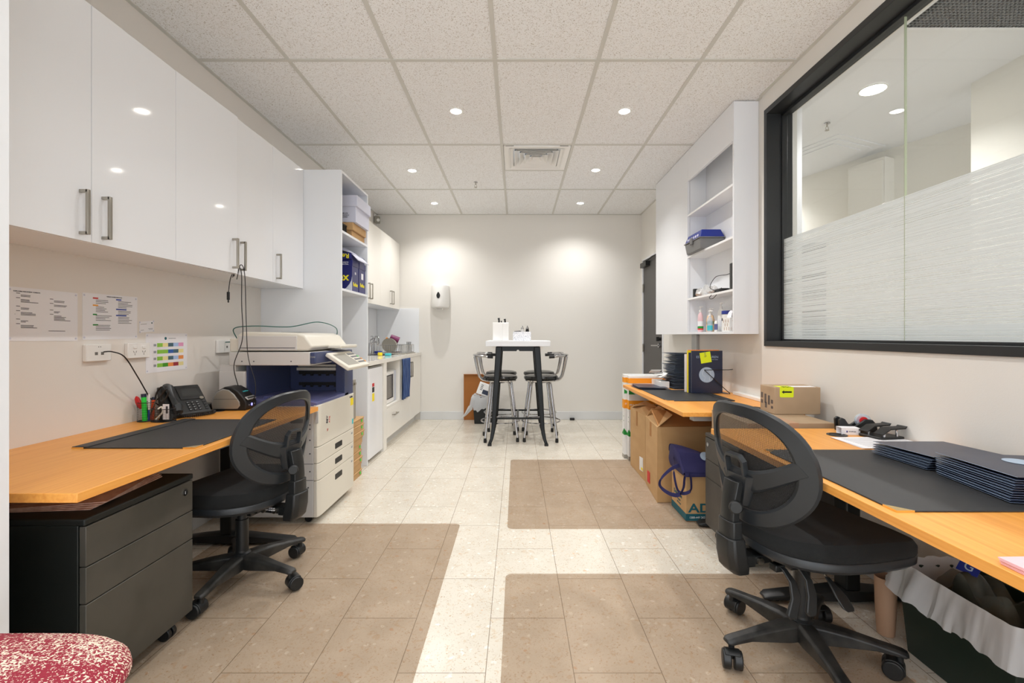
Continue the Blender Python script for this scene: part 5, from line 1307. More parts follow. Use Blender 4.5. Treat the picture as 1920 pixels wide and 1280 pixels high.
build('handle_strap', strap([(1.01, 2.84, .335), (.93, 2.80, .32), (.858, 2.77, .27), (.85, 2.765, .225), (.90, 2.76, .185), (.955, 2.76, .175), (.985, 2.76, .215), (1.0, 2.77, .285), (1.04, 2.78, .305)]), 'navy_cloth', t, smooth=True)
build('handle_strap', strap([(1.0, 2.98, .38), (.955, 2.85, .34), (.94, 2.78, .27), (.955, 2.765, .20), (.99, 2.765, .182), (1.03, 2.765, .20), (1.035, 2.77, .25), (1.03, 2.775, .30)], .009), 'navy_cloth', t, smooth=True)
# white and orange cartons beyond the desk
def whitecarton(label, x0, x1, y0, y1, zt, front):
    t = thing('white_carton', label, 'carton', ((x0+x1)/2, (y0+y1)/2, 0))
    box('carton_walls', x0, x1, y0, y1, .002, zt, 'carton_white', t, .002)
    for z0, z1, m in ((.455, .535, 'orange'), (.0025, .035, 'plate_grey')): box('printed_band', x0-.001, x1+.001, y0-.001, y1, z0, z1, m, t)
    box('printed_band', x0-.001, x1+.001, y0-.001, y1, .69, .735, 'orange', t)
    b = MB().prism([(y0, .215), (y1, .215), (y1, .225), (y0, .275)], x0-.0012, x0-.0002, axis='x'); build('green_triangle', b, 'green', t)
    b = MB().prism([(x0, .59), (x0+.06, .59), (x0, .63)], y0-.0012, y0-.0002, axis='y').prism([(x0, .215), (x0+.04, .215), (x0, .275)], y0-.0012, y0-.0002, axis='y').box(x0+.03, x0+.2, y0-.0012, y0-.0002, .665, .672); build('green_triangle', b, 'green', t)
    for z in (.38, .34): build('green_mark', MB().box(x0-.001, x0, y0+.01, y0+.02, z, z+.008), 'green', t)
    text('lettering', 'FRAGILE · HANDLE WITH CARE', .026, 'carton_white', FNY(x0+.19, y0-.0016, .495), t)
    return t
whitecarton('white carton with orange band and green triangles, standing just past the desk end', 1.000, 1.37, 4.165, 4.23, .755, True)
whitecarton('white carton with orange band, standing behind its twin past the desk end', .975, 1.36, 4.24, 4.31, .762, False)

# ============================================================ FURTHER RIGHT DESK THINGS
def folder(mb_or, label, cat, grp, mx, w_=.225, l_=.31, th=.0035, gap=.003, parent=None, lift=0.0, name='presentation_folder', pocket=True):
    # local: spine along +x edge; lies flat; x 0..w, y 0..l
    t = thing(name, label, cat, tuple(mx.translation), grp)
    R = ROOT[t.name]
    b = MB()
    b.box(0, w_, 0, l_, 0, .0007, mx)
    P = [Vector((0, 0, .0014+gap+lift)), Vector((w_, 0, .0014)), Vector((w_, l_, .0014)), Vector((0, l_, .0014+gap+lift))]
    b.rings([[mx @ p for p in P], [mx @ (p+Vector((0, 0, .0007))) for p in P]])
    build('folder_cover', b, 'navy', t)
    e = MB()
    e.box(-.0004, .0006, 0, l_, 0, .0004, mx); e.box(0, w_, -.0004, .0006, 0, .0004, mx)
    e.rings([[mx @ (Vector(p)) for p in ((-.0005, 0, .0016+gap+lift), (.001, 0, .0016+gap+lift), (.001, l_, .0016+gap+lift), (-.0005, l_, .0016+gap+lift))], [mx @ Vector(p) for p in ((-.0005, 0, .0021+gap+lift), (.001, 0, .0021+gap+lift), (.001, l_, .0021+gap+lift), (-.0005, l_, .0021+gap+lift))]])
    build('folder_edge', e, 'navy_edge', t)
    if pocket:
        pk = MB().prism([(.004, .01), (.19, .01), (.205, .02), (.205, .10), (.03, .075), (.004, .07)], .0012, .0016, mx); build('pocket', pk, 'navy', t)
    return t
# fanned dark stack standing behind the rack
random.seed(9)
z = RZ+.0005
for k in range(26):
    mx = T((1.285+random.uniform(-.014, .010)+(.0 if k < 16 else .014), 3.79+random.uniform(-.012, .012), z)) @ Rz(math.radians(random.uniform(-5, 5)))
    lab = 'navy folder beside the upright row, %s in its tall pile counted from the desk' % ['lowest','second','third','fourth','fifth','sixth','seventh','eighth','ninth','tenth','eleventh','twelfth','thirteenth','fourteenth','fifteenth','sixteenth','seventeenth','eighteenth','nineteenth','twentieth','twenty first','twenty second','twenty third','twenty fourth','second topmost','topmost'][k]
    lab = {0: 'lowest navy folder of the tall pile beside the upright folders', 25: 'topmost navy folder of the tall pile beside the upright folders'}.get(k, lab)
    t = thing('presentation_folder', lab, 'folder', (1.3, 3.95, z), 'navy folders piled beside the upright ones')
    hgt = .0112 if k < 23 else .013
    b = MB().box(0, .19, 0, .29, 0, .0011, mx)
    tl = random.uniform(.4, 1)*(hgt-.0042); P = [Vector((0, 0, .002+tl)), Vector((.19, 0, .002+tl*.55)), Vector((.19, .29, .002)), Vector((0, .29, .002+tl*.4))]
    b.rings([[mx @ p for p in P], [mx @ (p+Vector((0, 0, .0012))) for p in P]]); build('folder_cover', b, 'navy', t)
    e = MB().box(-.0006, .0006, 0, .29, 0, .0012, mx).box(0, .19, -.0006, .0006, 0, .0011, mx); build('folder_edge', e, 'navy_edge', t)
    z += hgt
# crumpled white paper and envelopes left of the pile
b = MB(); random.seed(21)
for k in range(5):
    m_ = T((1.235-.008*k, 3.90+.035*k, RZ+.095+.008*k)) @ Rz(.5*k-.4) @ Ry(-.8+.3*k)
    b.box(-.036, .036, -.04, .05, 0, .002, m_)
b.box(1.185, 1.262, 3.86, 4.10, RZ+.0005, RZ+.055)
o = build('envelope_pile', b, 'carton_white', None); tag(o, 'loose pile of white envelopes and papers left of the navy pile', 'papers')
# two low folders near the far edge
for k, (x, y, a, l) in enumerate(((1.00, 3.70, 4, 'lower navy folder lying at the far corner of the further right desk'), (.985, 3.72, -2, 'upper navy folder lying at the far corner of the further right desk'))):
    folder(None, l, 'folder', 'navy folders lying flat at the far desk corner', T((x, y+.03, RZ+.0008+.011*k)) @ Rz(math.radians(a)), .24, .30, gap=.006, pocket=False)
# upright folders in wire bookend
def upright(name, label, x0, x1, y, th, h, m, z0=RZ+.005, lean=0, cat='folder'):
    t = thing(name, label, cat, ((x0+x1)/2, y, z0), 'folders standing upright on the desk')
    mx = T((x0, y, z0)) @ Rx(lean)
    build('cover', MB().box(0, x1-x0, 0, .0016, 0, h, mx).box(0, x1-x0, th-.0016, th, 0, h, mx).box(x1-x0-.0012, x1-x0, .0016, th-.0016, 0, h, mx), m, t, .0005)
    build('pages', MB().box(.002, x1-x0-.003, .0018, th-.0018, .002, h-.003, mx), 'paper', t); return t, mx
t, mx = upright('brochure_folder', 'upright navy folder with a round crest and a yellow note clipped on', 1.310, 1.543, 3.50, .010, .318, 'navy')
cr = build('crest', MB().cyl((0, 0, 0), .0575, .0006, 40, mx=FNY(1.424, 3.4988, RZ+.142)), 'crest', t)
hd = bez([(.012, -.026, 0), (.014, -.010, 0), (.022, -.006, 0), (.016, .004, 0), (.014, .016, 0), (-.002, .024, 0), (-.018, .014, 0), (-.018, -.002, 0), (-.008, -.012, 0), (-.010, -.026, 0)], 6)
fm = FNY(1.424, 3.4982, RZ+.142) @ Matrix.Scale(1.65, 4); build('head_outline', MB().tube([fm @ p for p in hd], .0011, 6), 'crest_line', cr)
text('lettering', 'ESTH', .024, 'navy_edge', FNY(1.372, 3.4986, RZ+.275), t, align='CENTER'); text('lettering', 'UREN', .024, 'navy_edge', FNY(1.480, 3.4986, RZ+.275), t)
text('lettering', 'plastic surgery', .009, 'navy_edge', FNY(1.482, 3.4986, RZ+.257), t)
nm = FNY(1.415, 3.4978, RZ+.272) @ Rz(.16)
nt_ = build('sticky_note', MB().box(-.040, .040, -.040, .040, 0, .0008, nm), 'note', t); build('paper_clip', MB().tube([nm @ Vector(p) for p in ((-.004, .045, .002), (-.004, .015, .002), (.004, .015, .002), (.004, .038, .002), (-.001, .038, .002), (-.001, .022, .002))], .0008, 5), 'chrome', t)
text('lettering', 'EP', .016, 'ink', nm @ T((.0, .008, .0008)), nt_)
for k, (m, dx_, h, l) in enumerate((('navy', -.004, .300, 'navy folder standing second in the upright row'), ('navy', -.009, .302, 'navy folder standing third in the upright row'), ('yellow', -.016, .318, 'yellow folder in the upright row'), ('orange_red', -.006, .322, 'orange red folder rising above the upright row'), ('teal', .004, .318, 'teal folder showing at the rear top of the upright row'), ('paper', -.022, .29, 'white folder at the rear left of the upright row'))):
    upright('upright_folder', l, 1.310+dx_, 1.541+dx_*.3, 3.515+.0125*k, .009, h, m)
# black slanted wire stand
t = thing('wire_bookend', 'black wire bookend bracing the upright folders', 'bookend', (1.58, 3.5, RZ))
build('wire', MB().tube([(1.400, 3.484, .860), (1.560, 3.484, .861), (1.585, 3.49, .861), (1.632, 3.53, .861)], .0028, 8).tube([(1.400, 3.484, .860), (1.560, 3.484, .712), (1.592, 3.484, .684)], .0028, 8), 'cord', t)
build('base_plate', MB().box(1.552, 1.592, 3.484, 3.60, RZ+.0005, RZ+.003), 'navy', t)
o = build('cable_tray', MB().box(1.600, 1.648, 2.98, 3.46, RZ+.0005, RZ+.022), 'white_plastic', None, .003); tag(o, 'long low white plastic channel along the wall on the further desk', 'cable channel')
# cartons over the pedestal
t = thing('flat_box', 'wide flat brown box on the grey pedestal between the right desks', 'box', (1.31, 2.4, .58))
build('carton', MB().box(1.10, 1.515, 2.225, 2.635, .5805, .700), 'kraft', t, .003)
build('tape_strip', MB().box(1.30, 1.345, 2.2243, 2.2252, .60, .700).box(1.30, 1.345, 2.2243, 2.635, .700, .7006), 'tube_card', t)
text('lettering', 'CARTON', .03, 'tile_blue', face((1.16, 2.44, .7008), (.0, 1, 0), (-1, 0, 0)), t)
t = thing('parcel', 'small brown parcel with a bright yellow arrow label', 'box', (1.48, 2.53, .701))
SX0_, SX1_, SY0_, SY1_, SZ0, SZ1 = 1.361, 1.602, 2.46, 2.61, .7012, .845
build('carton', MB().box(SX0_, SX1_, SY0_, SY1_, SZ0, SZ1), 'kraft', t, .003)
build('arrow_label', MB().prism(rrect(SX0_+.025, SX0_+.098, .792, SZ1+.0008, .006), SY0_-.001, SY0_-.0003, axis='y').box(SX0_+.025, SX0_+.098, SY0_-.001, SY0_+.06, SZ1+.0001, SZ1+.001), 'note', t)
az = .820
build('arrow_print', MB().prism([(SX0_+.035, az), (SX0_+.047, az+.009), (SX0_+.047, az+.004), (SX0_+.088, az+.004), (SX0_+.088, az-.004), (SX0_+.047, az-.004), (SX0_+.047, az-.009)], SY0_-.0016, SY0_-.0011, axis='y'), 'dark', t)
for k, s_ in enumerate(('THIS', 'WAY', 'UP')): text('lettering', s_, .016, 'dark', face((SX0_+.050+.017*k, SY0_+.012, SZ1+.0012), (0, 1, 0), (-1, 0, 0)), t)
b = MB()
for i, (yy, zz, h_) in enumerate(((2.59, .79, .03), (2.59, .755, .02), (2.555, .775, .05), (2.52, .77, .05), (2.55, .74, .03), (2.49, .765, .02), (2.49, .735, .014))):
    for q in range(3): b.box(SX0_-.0008, SX0_-.0001, yy-.010+.007*q, yy-.006+.007*q, zz-h_/2, zz+h_/2)
build('printed_marks', b, 'ink', t)
build('top_tape', MB().box(SX0_+.10, SX1_-.02, SY0_+.01, SY0_+.06, SZ1, SZ1+.0012), 'paper', t)

# ============================================================ NEAR RIGHT DESK THINGS
# tape dispenser
t = thing('tape_dispenser', 'black desk tape dispenser with a red cored roll by the wall', 'tape dispenser', (1.55, 2.14, RZ))
tm = T((1.550, 2.125, RZ)) @ Rz(math.radians(-12))
prof = [(-.082, .001), (-.086, .055), (-.074, .066), (-.060, .060), (-.045, .035), (-.02, .030), (.0, .045), (.02, .062), (.05, .060), (.066, .040), (.072, .001)]
build('dispenser_body', MB().prism(prof, -.028, -.016, tm, 'y').prism(prof, .016, .028, tm, 'y').prism([(p[0], min(p[1], .022)) for p in prof], -.016, .016, tm, 'y'), 'black_plastic', t, .003)
ro = build('tape_roll', MB().cyl((.022, -.010, .052), .030, .020, 28, axis='y', mx=tm), 'clear_soap', t, smooth=True); build('roll_core', MB().cyl((.022, -.0115, .052), .018, .023, 24, axis='y', mx=tm), 'red', ro, smooth=True)
# staples box
t = thing('staples_box', 'small white open box beside the tape dispenser', 'box', (1.475, 2.085, RZ))
sm = T((1.475, 2.078, RZ+.0005)) @ Rz(math.radians(-8))
b = MB(); b.box(-.038, .038, -.022, .022, 0, .001, sm); b.box(-.038, .038, -.022, -.021, .001, .030, sm); b.box(-.038, .038, .021, .022, .001, .030, sm); b.box(-.038, .038, -.021, .021, .029, .030, sm)
build('carton', b, 'paper', t); text('lettering', 'STAPLES', .008, 'ink', sm @ FNY(.006, -.0224, .014), t)
build('blue_mark', MB().box(-.018, -.013, -.0226, -.022, .010, .018, sm), 'tile_blue', t)
# hole punch
t = thing('hole_punch', 'black two lever hole punch on the near right desk', 'hole punch', (1.575, 2.02, RZ))
hm = T((1.565, 2.005, RZ)) @ Rz(math.radians(10))
build('punch_base', MB().prism(rrect(-.062, .062, -.055, .055, .012), .0008, .012, hm), 'black_plastic', t, .003)
for y_ in (-.04, .03):
    build('lever_plate', MB().rings([[hm @ Vector(p) for p in q] for q in ([(-.058, y_-.022, .022), (-.058, y_+.022, .022), (-.058, y_+.022, .027), (-.058, y_-.022, .027)], [(-.02, y_-.022, .044), (-.02, y_+.022, .044), (-.02, y_+.022, .050), (-.02, y_-.022, .050)], [(.055, y_-.022, .046), (.055, y_+.022, .046), (.055, y_+.022, .052), (.055, y_-.022, .052)], [(.062, y_-.022, .056), (.062, y_+.022, .056), (.062, y_+.022, .058), (.062, y_-.022, .058)])]), 'dark', t, .0015)
    build('spring_post', MB().cyl((-.03, y_, .012), .006, .026, 12, mx=hm).cyl((.035, y_, .012), .006, .032, 12, mx=hm), 'chrome', t)
o = build('stapler', MB().box(1.415, 1.52, 1.975, 1.99, RZ+.003, RZ+.01), 'dark', None, .003) if False else None
# white papers
t = thing('printed_letter', 'white printed sheets lying between the desk pad and hole punch', 'papers', (1.49, 1.9, RZ))
for k in range(3):
    mx = T((1.492, 1.902, RZ+.0005+.0011*k)) @ Rz(math.radians(-2+1.6*k)); sh = build('sheet', MB().box(-.1485, .140, -.098, .098, 0, .0007, mx), 'paper', t)
b = MB(); random.seed(6)
for i in range(12): b.box(-.12, -.12+random.uniform(.14, .22), .07-.013*i, .0715-.013*i, .0007, .0009, mx)
build('printed_lines', b, 'ink', sh)
# navy folders
for k in range(5):
    zz = RZ+.0082+.0082*k if False else RZ+.0008+.0080*k+.0072
    mx = T((1.318+.004*k, 1.50-.002*k, zz)) @ Rz(math.radians(1.5+1.2*k))
    folder(None, ('lowest navy folder of the smaller rear pile on the near desk', 'second lowest navy folder of the smaller rear pile', 'middle navy folder of the smaller rear pile', 'second topmost navy folder of the smaller rear pile', 'topmost navy folder of the smaller rear pile, its cover lifted')[k], 'folder', 'navy folders in the smaller rear pile', mx, .29, .225, gap=.0035, lift=.004 if k == 4 else 0)
for k in range(10):
    mx = T((1.275+.0015*(k % 3)+.002*k, 1.205+.002*((k*2) % 3), RZ+.0078+.0063*k)) @ Rz(math.radians(-9+.5*k))
    names = ['lowest', 'second lowest', 'third lowest', 'fourth lowest', 'fifth lowest', 'fifth topmost', 'fourth topmost', 'third topmost', 'second topmost', 'topmost']
    ft = folder(None, names[k]+' navy folder of the larger near pile at the right edge', 'folder', 'navy folders in the larger near pile', mx, .31, .26, gap=.0032, lift=.003 if k == 9 else 0)
    if k == 9: build('crest', MB().cyl((.16, .17, .0065), .036, .0006, 32, mx=mx), 'crest', ft)
# loose top cover with crest, opened
# pink notes
t = thing('pink_notepaper', 'stack of pink note sheets at the near right desk edge', 'papers', (.99, .84, RZ))
for k in range(5):
    mx = T((.927+.001*(k % 3), .835+.001*((k*2) % 3), RZ+.0005+.0026*k)) @ Rz(math.radians(-3+1.1*k)); build('sheet', MB().box(0, .13, -.05, .062, 0, .0024, mx), 'pink', t)
# ============================================================ BIN UNDER THE NEAR DESK
t = thing('waste_bin', 'dark green rectangular bin under the near right desk', 'bin', (1.49, 1.47, 0))
R = [[(1.385, 1.295, .0), (1.60, 1.295, 0), (1.60, 1.655, 0), (1.385, 1.655, 0)], [(1.365, 1.275, .30), (1.62, 1.275, .30), (1.62, 1.675, .30), (1.365, 1.675, .30)], [(1.372, 1.282, .30), (1.613, 1.282, .30), (1.613, 1.668, .30), (1.372, 1.668, .30)], [(1.392, 1.302, .006), (1.593, 1.302, .006), (1.593, 1.648, .006), (1.392, 1.648, .006)]]
build('bin_body', MB().rings([[Vector(p) for p in r] for r in R]), 'bin', t, .004)
def ruffle(base, off, z, amp, ph, xmax, ymax):
    P = []; cx = sum(b[0] for b in base)/len(base); cy = sum(b[1] for b in base)/len(base)
    for i, (x, y) in enumerate(base):
        q = amp*(2.2*noise.noise(Vector((x*13+ph*.35, y*13, ph*.5)))+1.1*noise.noise(Vector((x*37, y*37, ph*.9)))+.5*noise.noise(Vector((x*80, y*80, ph))))
        d = Vector((x-cx, y-cy)).normalized(); P.append((min(x+d.x*q, xmax), min(y+d.y*q, ymax), z+q*.7))
    return P
def linerring(off, z, amp, ph):
    return ruffle(rrs(1.362-off, 1.623+off*.1, 1.272-off, 1.678+off, max(.012, .02+off*.6), 260), off, z, amp, ph, 1.632, 9)
b = MB()
def inner(o, z, amp, ph): return linerring(-o, z, amp, ph)
def drape(P, k0, k1):   # ragged hem
    return [(x, y, z+k0*2.4*noise.noise(Vector((x*7, y*7, 3)))+k1*2*noise.noise(Vector((x*30, y*30, 5)))) for x, y, z in P]
b.rings([inner(.035, .16, .003, 1), inner(.02, .25, .004, 1.2), inner(.006, .312, .004, 1.4), linerring(.004, .322, .005, 1.5), linerring(.010, .305, .006, 1.7), linerring(.018, .27, .008, 1.9), drape(linerring(.026, .235, .010, 2.1), .008, .003), drape(linerring(.034, .20, .013, 2.3), .020, .006)], cap=False)
build('bin_liner', b, 'liner', t, smooth=True)
t = thing('rubbish', 'crumpled dark wrapping with a blue printed square inside the near bin', 'rubbish', (1.49, 1.5, .2))
def crump(u, v_, k, a, z0):
    x = 1.40+.185*u; y = 1.32+.32*v_; e = min(1, 6*u, 6*(1-u), 6*v_, 6*(1-v_))
    return (x, y, z0+a*e*(.75+.9*noise.noise(Vector((x*9, y*9, k)))+.14*noise.noise(Vector((x*26, y*26, k+2)))))
build('dark_wrap', MB().grid(lambda u, v_: crump(u, v_, 1.0, .15, .16), 30, 40), 'wrap_dark', t, smooth=True)
build('wrapping', MB().grid(lambda u, v_: crump(u, v_, 4.0, .165, .165), 30, 40), 'dark_film', t, smooth=True)
fm = face((1.455, 1.50, .375), (.2, -1, 0), (.55, 0, 1)); build('printed_square', MB().box(-.03, .03, -.022, .022, 0, .001, fm), 'tile_blue', t); text('lettering', 'G', .04, 'crest', fm @ T((0, 0, .0012)), t)
t = thing('cardboard_tube', 'short brown cardboard tube standing beside the near bin', 'tube', (1.352, 1.735, 0))
build('tube_wall', MB().rings([[(1.385+r*math.cos(2*PI*k/28)+.0, 1.752+r*math.sin(2*PI*k/28), z) for k in range(28)] for r, z in ((.028, .001), (.033, .10), (.036, .215), (.0345, .215), (.031, .10), (.026, .004))]), 'tube_card', t, smooth=True)

# ============================================================ BAR TABLE
TXc = .012
t = thing('bar_table', 'high square table with a pale top and black tapering metal legs', 'bar table', (TXc, 5.03, 0))
TW = .327; TY0_, TY1_ = 4.71, 5.35
build('tabletop', MB().box(TXc-TW, TXc+TW, TY0_, TY1_, 1.006, 1.061), 'nib', t, .003)
ycn = (TY0_+TY1_)/2
for sx in (-1, 1):
    for sy in (-1, 1):
        R = []
        for f, off, w_ in ((0, .195, .052), (.15, .205, .05), (.6, .235, .042), (.85, .25, .034), (.95, .268, .028), (1.0, .287, .026)):
            x = TXc+sx*off*1.0; y = ycn+sy*(off+.022); zz = 1.003*(1-f)+.018*f
            h = w_/2*1.25
            R.append([(x-h, y-h, zz), (x+h, y-h, zz), (x+h, y+h, zz), (x-h, y+h, zz)])
        lg = build('leg', MB().rings(R), 'brushed_black', t, .008)
        build('foot_cap', MB().box(TXc+sx*.287-.020, TXc+sx*.287+.020, ycn+sy*.309-.02, ycn+sy*.309+.02, .0, .02), 'dark', lg, .003)
b = MB()
for sx in (-1, 1): b.box(TXc+sx*.20-.004, TXc+sx*.20+.004, ycn-.20, ycn+.20, .955, 1.003)
for sy in (-1, 1):
    yq = ycn+sy*.225
    pts = [(TXc-.20, 1.003), (TXc-.20, .955)]+[(TXc+.014*math.cos(a), .955+.014*math.sin(a)) for a in [PI-PI*i/10 for i in range(11)]]+[(TXc+.20, .955), (TXc+.20, 1.003)]
    b.prism(pts, yq-.004, yq+.004, axis='y')
build('apron', b, 'brushed_black', t)
b = MB()
for sx in (-1, 1):
    for sy in (-1, 1): b.prism([(TXc+sx*.27, 1.003), (TXc+sx*.225, 1.003), (TXc+sx*.222, .92)], ycn+sy*.238-.003, ycn+sy*.238+.003, axis='y')
build('corner_bracket', b, 'stone', t)
b = MB()
o_ = .2415
for sy in (-1, 1): b.tube([(TXc-o_, ycn+sy*(o_+.02), .27), (TXc+o_, ycn+sy*(o_+.02), .27)], .010, 10)
b.tube([(TXc, ycn-o_-.02, .27), (TXc, ycn+o_+.02, .27)], .010, 10)
for sx in (-1, 1): b.tube([(TXc+sx*o_, ycn-o_-.02, .27), (TXc+sx*o_, ycn+o_+.02, .27)], .010, 10)
build('foot_rail', b, 'brushed_black', t)
# knife block & box
t = thing('knife_block', 'white block with three black handled knives on the high table', 'knife block', (-.17, 4.9, 1.056))
build('block_body', MB().box(-.248, -.084, 4.80, 4.90, 1.0615, 1.250), 'white_plastic', t, .004); build('block_face', MB().box(-.145, -.084, 4.786, 4.80, 1.0615, 1.245), 'white_plastic', t, .003)
for x, h_, r_ in ((-.185, .052, .011), (-.160, .022, .007), (-.122, .042, .011)): build('knife_handle', MB().tube([(x, 4.86, 1.240), (x, 4.862, 1.245+h_*.5), (x-.004, 4.864, 1.245+h_)], [r_, r_*.8, r_*1.1], 10), 'dark', t, smooth=True)
t = thing('condiment_box', 'speckled white open box of condiments on the high table', 'box', (.06, 4.87, 1.056))
build('box_walls', openbox(MB(), -.040, .145, 4.79, 4.96, 1.0615, 1.155, .004), 'speckle_box', t)
for x, m, l in ((.058, 'clear_bag', 'clear salt grinder with chrome top in the speckled box'), (.110, 'dark', 'pepper grinder with chrome top in the speckled box')):
    tt = thing('grinder', l, 'grinder', (x, 4.87, 1.061)); build('glass_jar', MB().lathe([(.018, 1.061), (.019, 1.16), (.015, 1.185)], (x, 4.87, 0), 16), m, tt, smooth=True); build('grinder_top', MB().lathe([(.015, 1.185), (.016, 1.195), (.008, 1.205), (.006, 1.215), (.001, 1.22)], (x, 4.87, 0), 16), 'chrome', tt, smooth=True)
o = build('cutlery', MB().tube([(-.025, 4.82, 1.155), (.035, 4.83, 1.157)], .006, 8).tube([(-.02, 4.86, 1.155), (.04, 4.87, 1.160)], .006, 8), 'dark', None); tag(o, 'dark cutlery lying across the speckled box', 'cutlery')
# stools
def stool(first=None, loc=(0, 0, 0), rot=0, label=''):
    if first: return dup(first, loc, rot, label)
    t = thing('bar_stool', label, 'bar stool', (0, 0, 0), 'chrome and black bar stools')
    build('seat', MB().lathe([(.02, .640), (.165, .640), (.182, .650), (.186, .665), (.178, .682), (.14, .692), (.05, .694), (.001, .694)], n=36), 'vinyl', t, smooth=True)
    build('seat_ring', MB().lathe([(.10, .628), (.172, .628), (.176, .640), (.10, .6395)], n=36), 'chrome', t, smooth=True)
    for k in range(4):
        a = PI/4+PI/2*k; c_, s_ = math.cos(a), math.sin(a)
        pts = bez([(c_*.03, s_*.03, .62), (c_*.105, s_*.105, .622), (c_*.145, s_*.145, .585), (c_*.17, s_*.17, .45), (c_*.242, s_*.242, .03)], 8)
        lg = build('leg', MB().tube(pts, .0115, 12), 'chrome', t, smooth=True)
        build('rubber_foot', MB().lathe([(.016, 0), (.017, .02), (.014, .045)], (c_*.240, s_*.240, 0), 14), 'dark', lg, smooth=True)
    for z, r in ((.20, .206),): build('foot_ring', MB().tube([(r*math.cos(2*PI*i/40), r*math.sin(2*PI*i/40), z) for i in range(40)], .007, 8, closed=True), 'chrome', t, smooth=True)
    build('swivel', MB().cyl((0, 0, .605), .05, .025, 20), 'chrome', t)
    # back: seat looks to +x, back rail at -x
    for yy in (-.075, .075):
        b = MB()
        for dy in (0,):
            b.tube(bez([(-.05, yy*.9, .632), (-.13, yy, .634), (-.205, yy*1.15, .655), (-.232, yy*1.25, .72), (-.25, yy*1.5, .81), (-.262, yy*1.7, .895)], 8), .0105, 12)
        build('back_upright', b, 'chrome', t, smooth=True)
    b = MB().tube(bez([(-.05, 0, .632), (-.14, 0, .634), (-.215, 0, .66), (-.245, 0, .73), (-.28, 0, .89)], 8), .0105, 12); build('back_upright', b, 'chrome', t, smooth=True)
    b = MB().tube(bez([(-.13, -.20, .895), (-.19, -.185, .90), (-.262, -.12, .905), (-.285, 0, .907), (-.262, .12, .905), (-.19, .185, .90), (-.13, .20, .895)], 8), .012, 12); rl = build('back_rail', b, 'chrome', t, smooth=True)
    for s_ in (-1, 1): build('grip', MB().tube([(-.145, .197*s_, .896), (-.09, .205*s_, .893)], .0165, 12), 'dark', rl, smooth=True)
    t.location = loc; t.rotation_euler = (0, 0, rot); return t
s0 = stool(None, (-.178, 5.05, 0), .10, 'chrome stool with round black seat, front left of the high table')
stool(s0, (-.185, 5.60, 0), .16, 'chrome stool with round black seat, rear left of the high table')
stool(s0, (.262, 5.05, 0), PI-.08, 'chrome stool with round black seat, front right of the high table')
stool(s0, (.265, 5.60, 0), PI-.14, 'chrome stool with round black seat, rear right of the high table')
# cardboard against the wall, bin, socket
t = thing('cardboard_sheet', 'flattened brown cardboard box leaning on the back wall', 'cardboard', (-.5, 6.1, 0))
mx = T((-.70, 6.155, .0)) @ Rx(.0)
build('panel', MB().box(0, .36, 0, .02, .002, .60, mx).box(0, .36, .021, .035, .002, .59, mx), 'cardboard_red', t, .002); build('top_flap', MB().box(0, .36, -.02, .0, .598, .606, mx), 'cardboard_red', t)
t = thing('small_bin', 'small dark bin with a white plastic liner by the back wall', 'bin', (-.42, 5.95, 0))
build('bin_body', MB().rings([[(-.535, 5.89, 0), (-.30, 5.89, 0), (-.30, 6.07, 0), (-.535, 6.07, 0)], [(-.555, 5.87, .31), (-.28, 5.87, .31), (-.28, 6.09, .31), (-.555, 6.09, .31)]]), 'bin_black', t, .004)
def lr2(off, z, amp, ph):
    P = []
    base = rrs(-.558-off, -.277+off*.3, 5.867-off, 6.093+off*.3, max(.01, .015+off*.5), 90)
    for i, (x, y) in enumerate(base):
        a = 2*PI*i/len(base); q = amp*(math.sin(7*a+ph)+.5*math.sin(19*a)); P.append((x+q*.4, min(y+q*.3, 6.14), z+q))
    return P
build('bin_liner', MB().rings([lr2(-.02, .20, .004, 1), lr2(-.004, .33, .01, 1.4), lr2(.012, .345, .012, 2), lr2(.03, .26, .014, 2.5), lr2(.035, .185, .02, 3.1)], cap=False), 'liner', t, smooth=True)
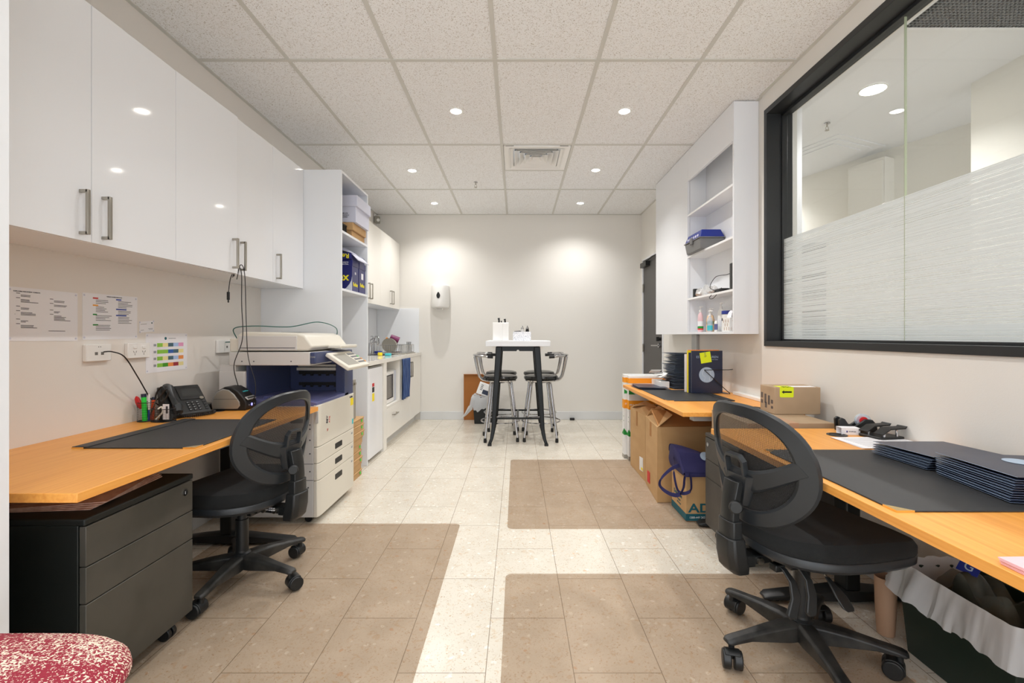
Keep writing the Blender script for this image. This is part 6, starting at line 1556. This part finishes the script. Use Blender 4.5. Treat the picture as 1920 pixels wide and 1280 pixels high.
b = MB().rings([[(-.60, 5.80, .24), (-.56, 5.78, .26), (-.55, 5.80, .20), (-.59, 5.82, .19)], [(-.66, 5.80, .125), (-.63, 5.79, .15), (-.63, 5.81, .12), (-.65, 5.82, .11)], [(-.70, 5.80, .08), (-.69, 5.795, .085), (-.69, 5.81, .08), (-.70, 5.815, .075)]]); build('liner_tail', b, 'liner', t)
t = thing('crumpled_packaging', 'white and navy printed packaging poking out of the small bin', 'rubbish', (-.42, 5.93, .3))
mx = T((-.40, 5.93, .36)) @ Ry(.35) @ Rx(-.2)
build('packet', MB().box(-.12, .10, -.012, .012, -.02, .14, mx), 'carton_white', t, .006); build('navy_print', MB().box(-.05, .04, -.0130, -.0122, .0, .055, mx), 'navy', t)
b = MB()
for i in range(4): b.box(.0-.09, -.06, -.013, -.0122, .10-.02*i, .108-.02*i, mx)
build('print', b, 'ink', t)
o = build('floor_socket', MB().prism(rrect(.70, .76, 6.13, 6.172, .005), .0, .028), 'dark', None, .003); tag(o, 'small black block on the floor by the back wall skirting', 'block')
# paper towel dispenser
t = thing('paper_towel_dispenser', 'white centre feed paper towel dispenser on the back wall', 'dispenser', (-1.0, 6.1, 1.46))
dm = -1.008
prof = [(.085, 1.47), (.115, 1.485), (.122, 1.52), (.122, 1.72), (.115, 1.765), (.09, 1.782), (.001, 1.785)]
R = []
for r, z in [(.001, 1.468)]+prof:
    ring = []
    for k in range(33):
        a = PI+PI*k/32; ring.append((dm+r*math.cos(a)*.98+0, YB-.04+min(0, math.sin(a))*r*1.35, z))
    ring.append((dm+r*.98, YB-.001, z)); ring.append((dm-r*.98, YB-.001, z)); R.append(ring)
build('cover', MB().rings(R), 'white_plastic', t, smooth=True)
dr_ = []
for i in range(24):
    a = 2*PI*i/24; y_ = math.cos(a); dr_.append((.024*math.sin(a)*(1-.42*max(0, y_)), .042*y_-.002))
build('drop_window', MB().prism(dr_, 0, .004, FNY(dm, YB-.04-.164-.001, 1.635)), 'dark', t, .001)
build('feed_nozzle', MB().lathe([(.045, 1.447), (.05, 1.47), (.05, 1.475)], (dm, YB-.10, 0), 20), 'white_plastic', t, smooth=True)
for k in range(3): build('nozzle_tooth', MB().cyl((dm-.024+.024*k, YB-.148, 1.452), .006, .012, 8), 'plate_grey', t)
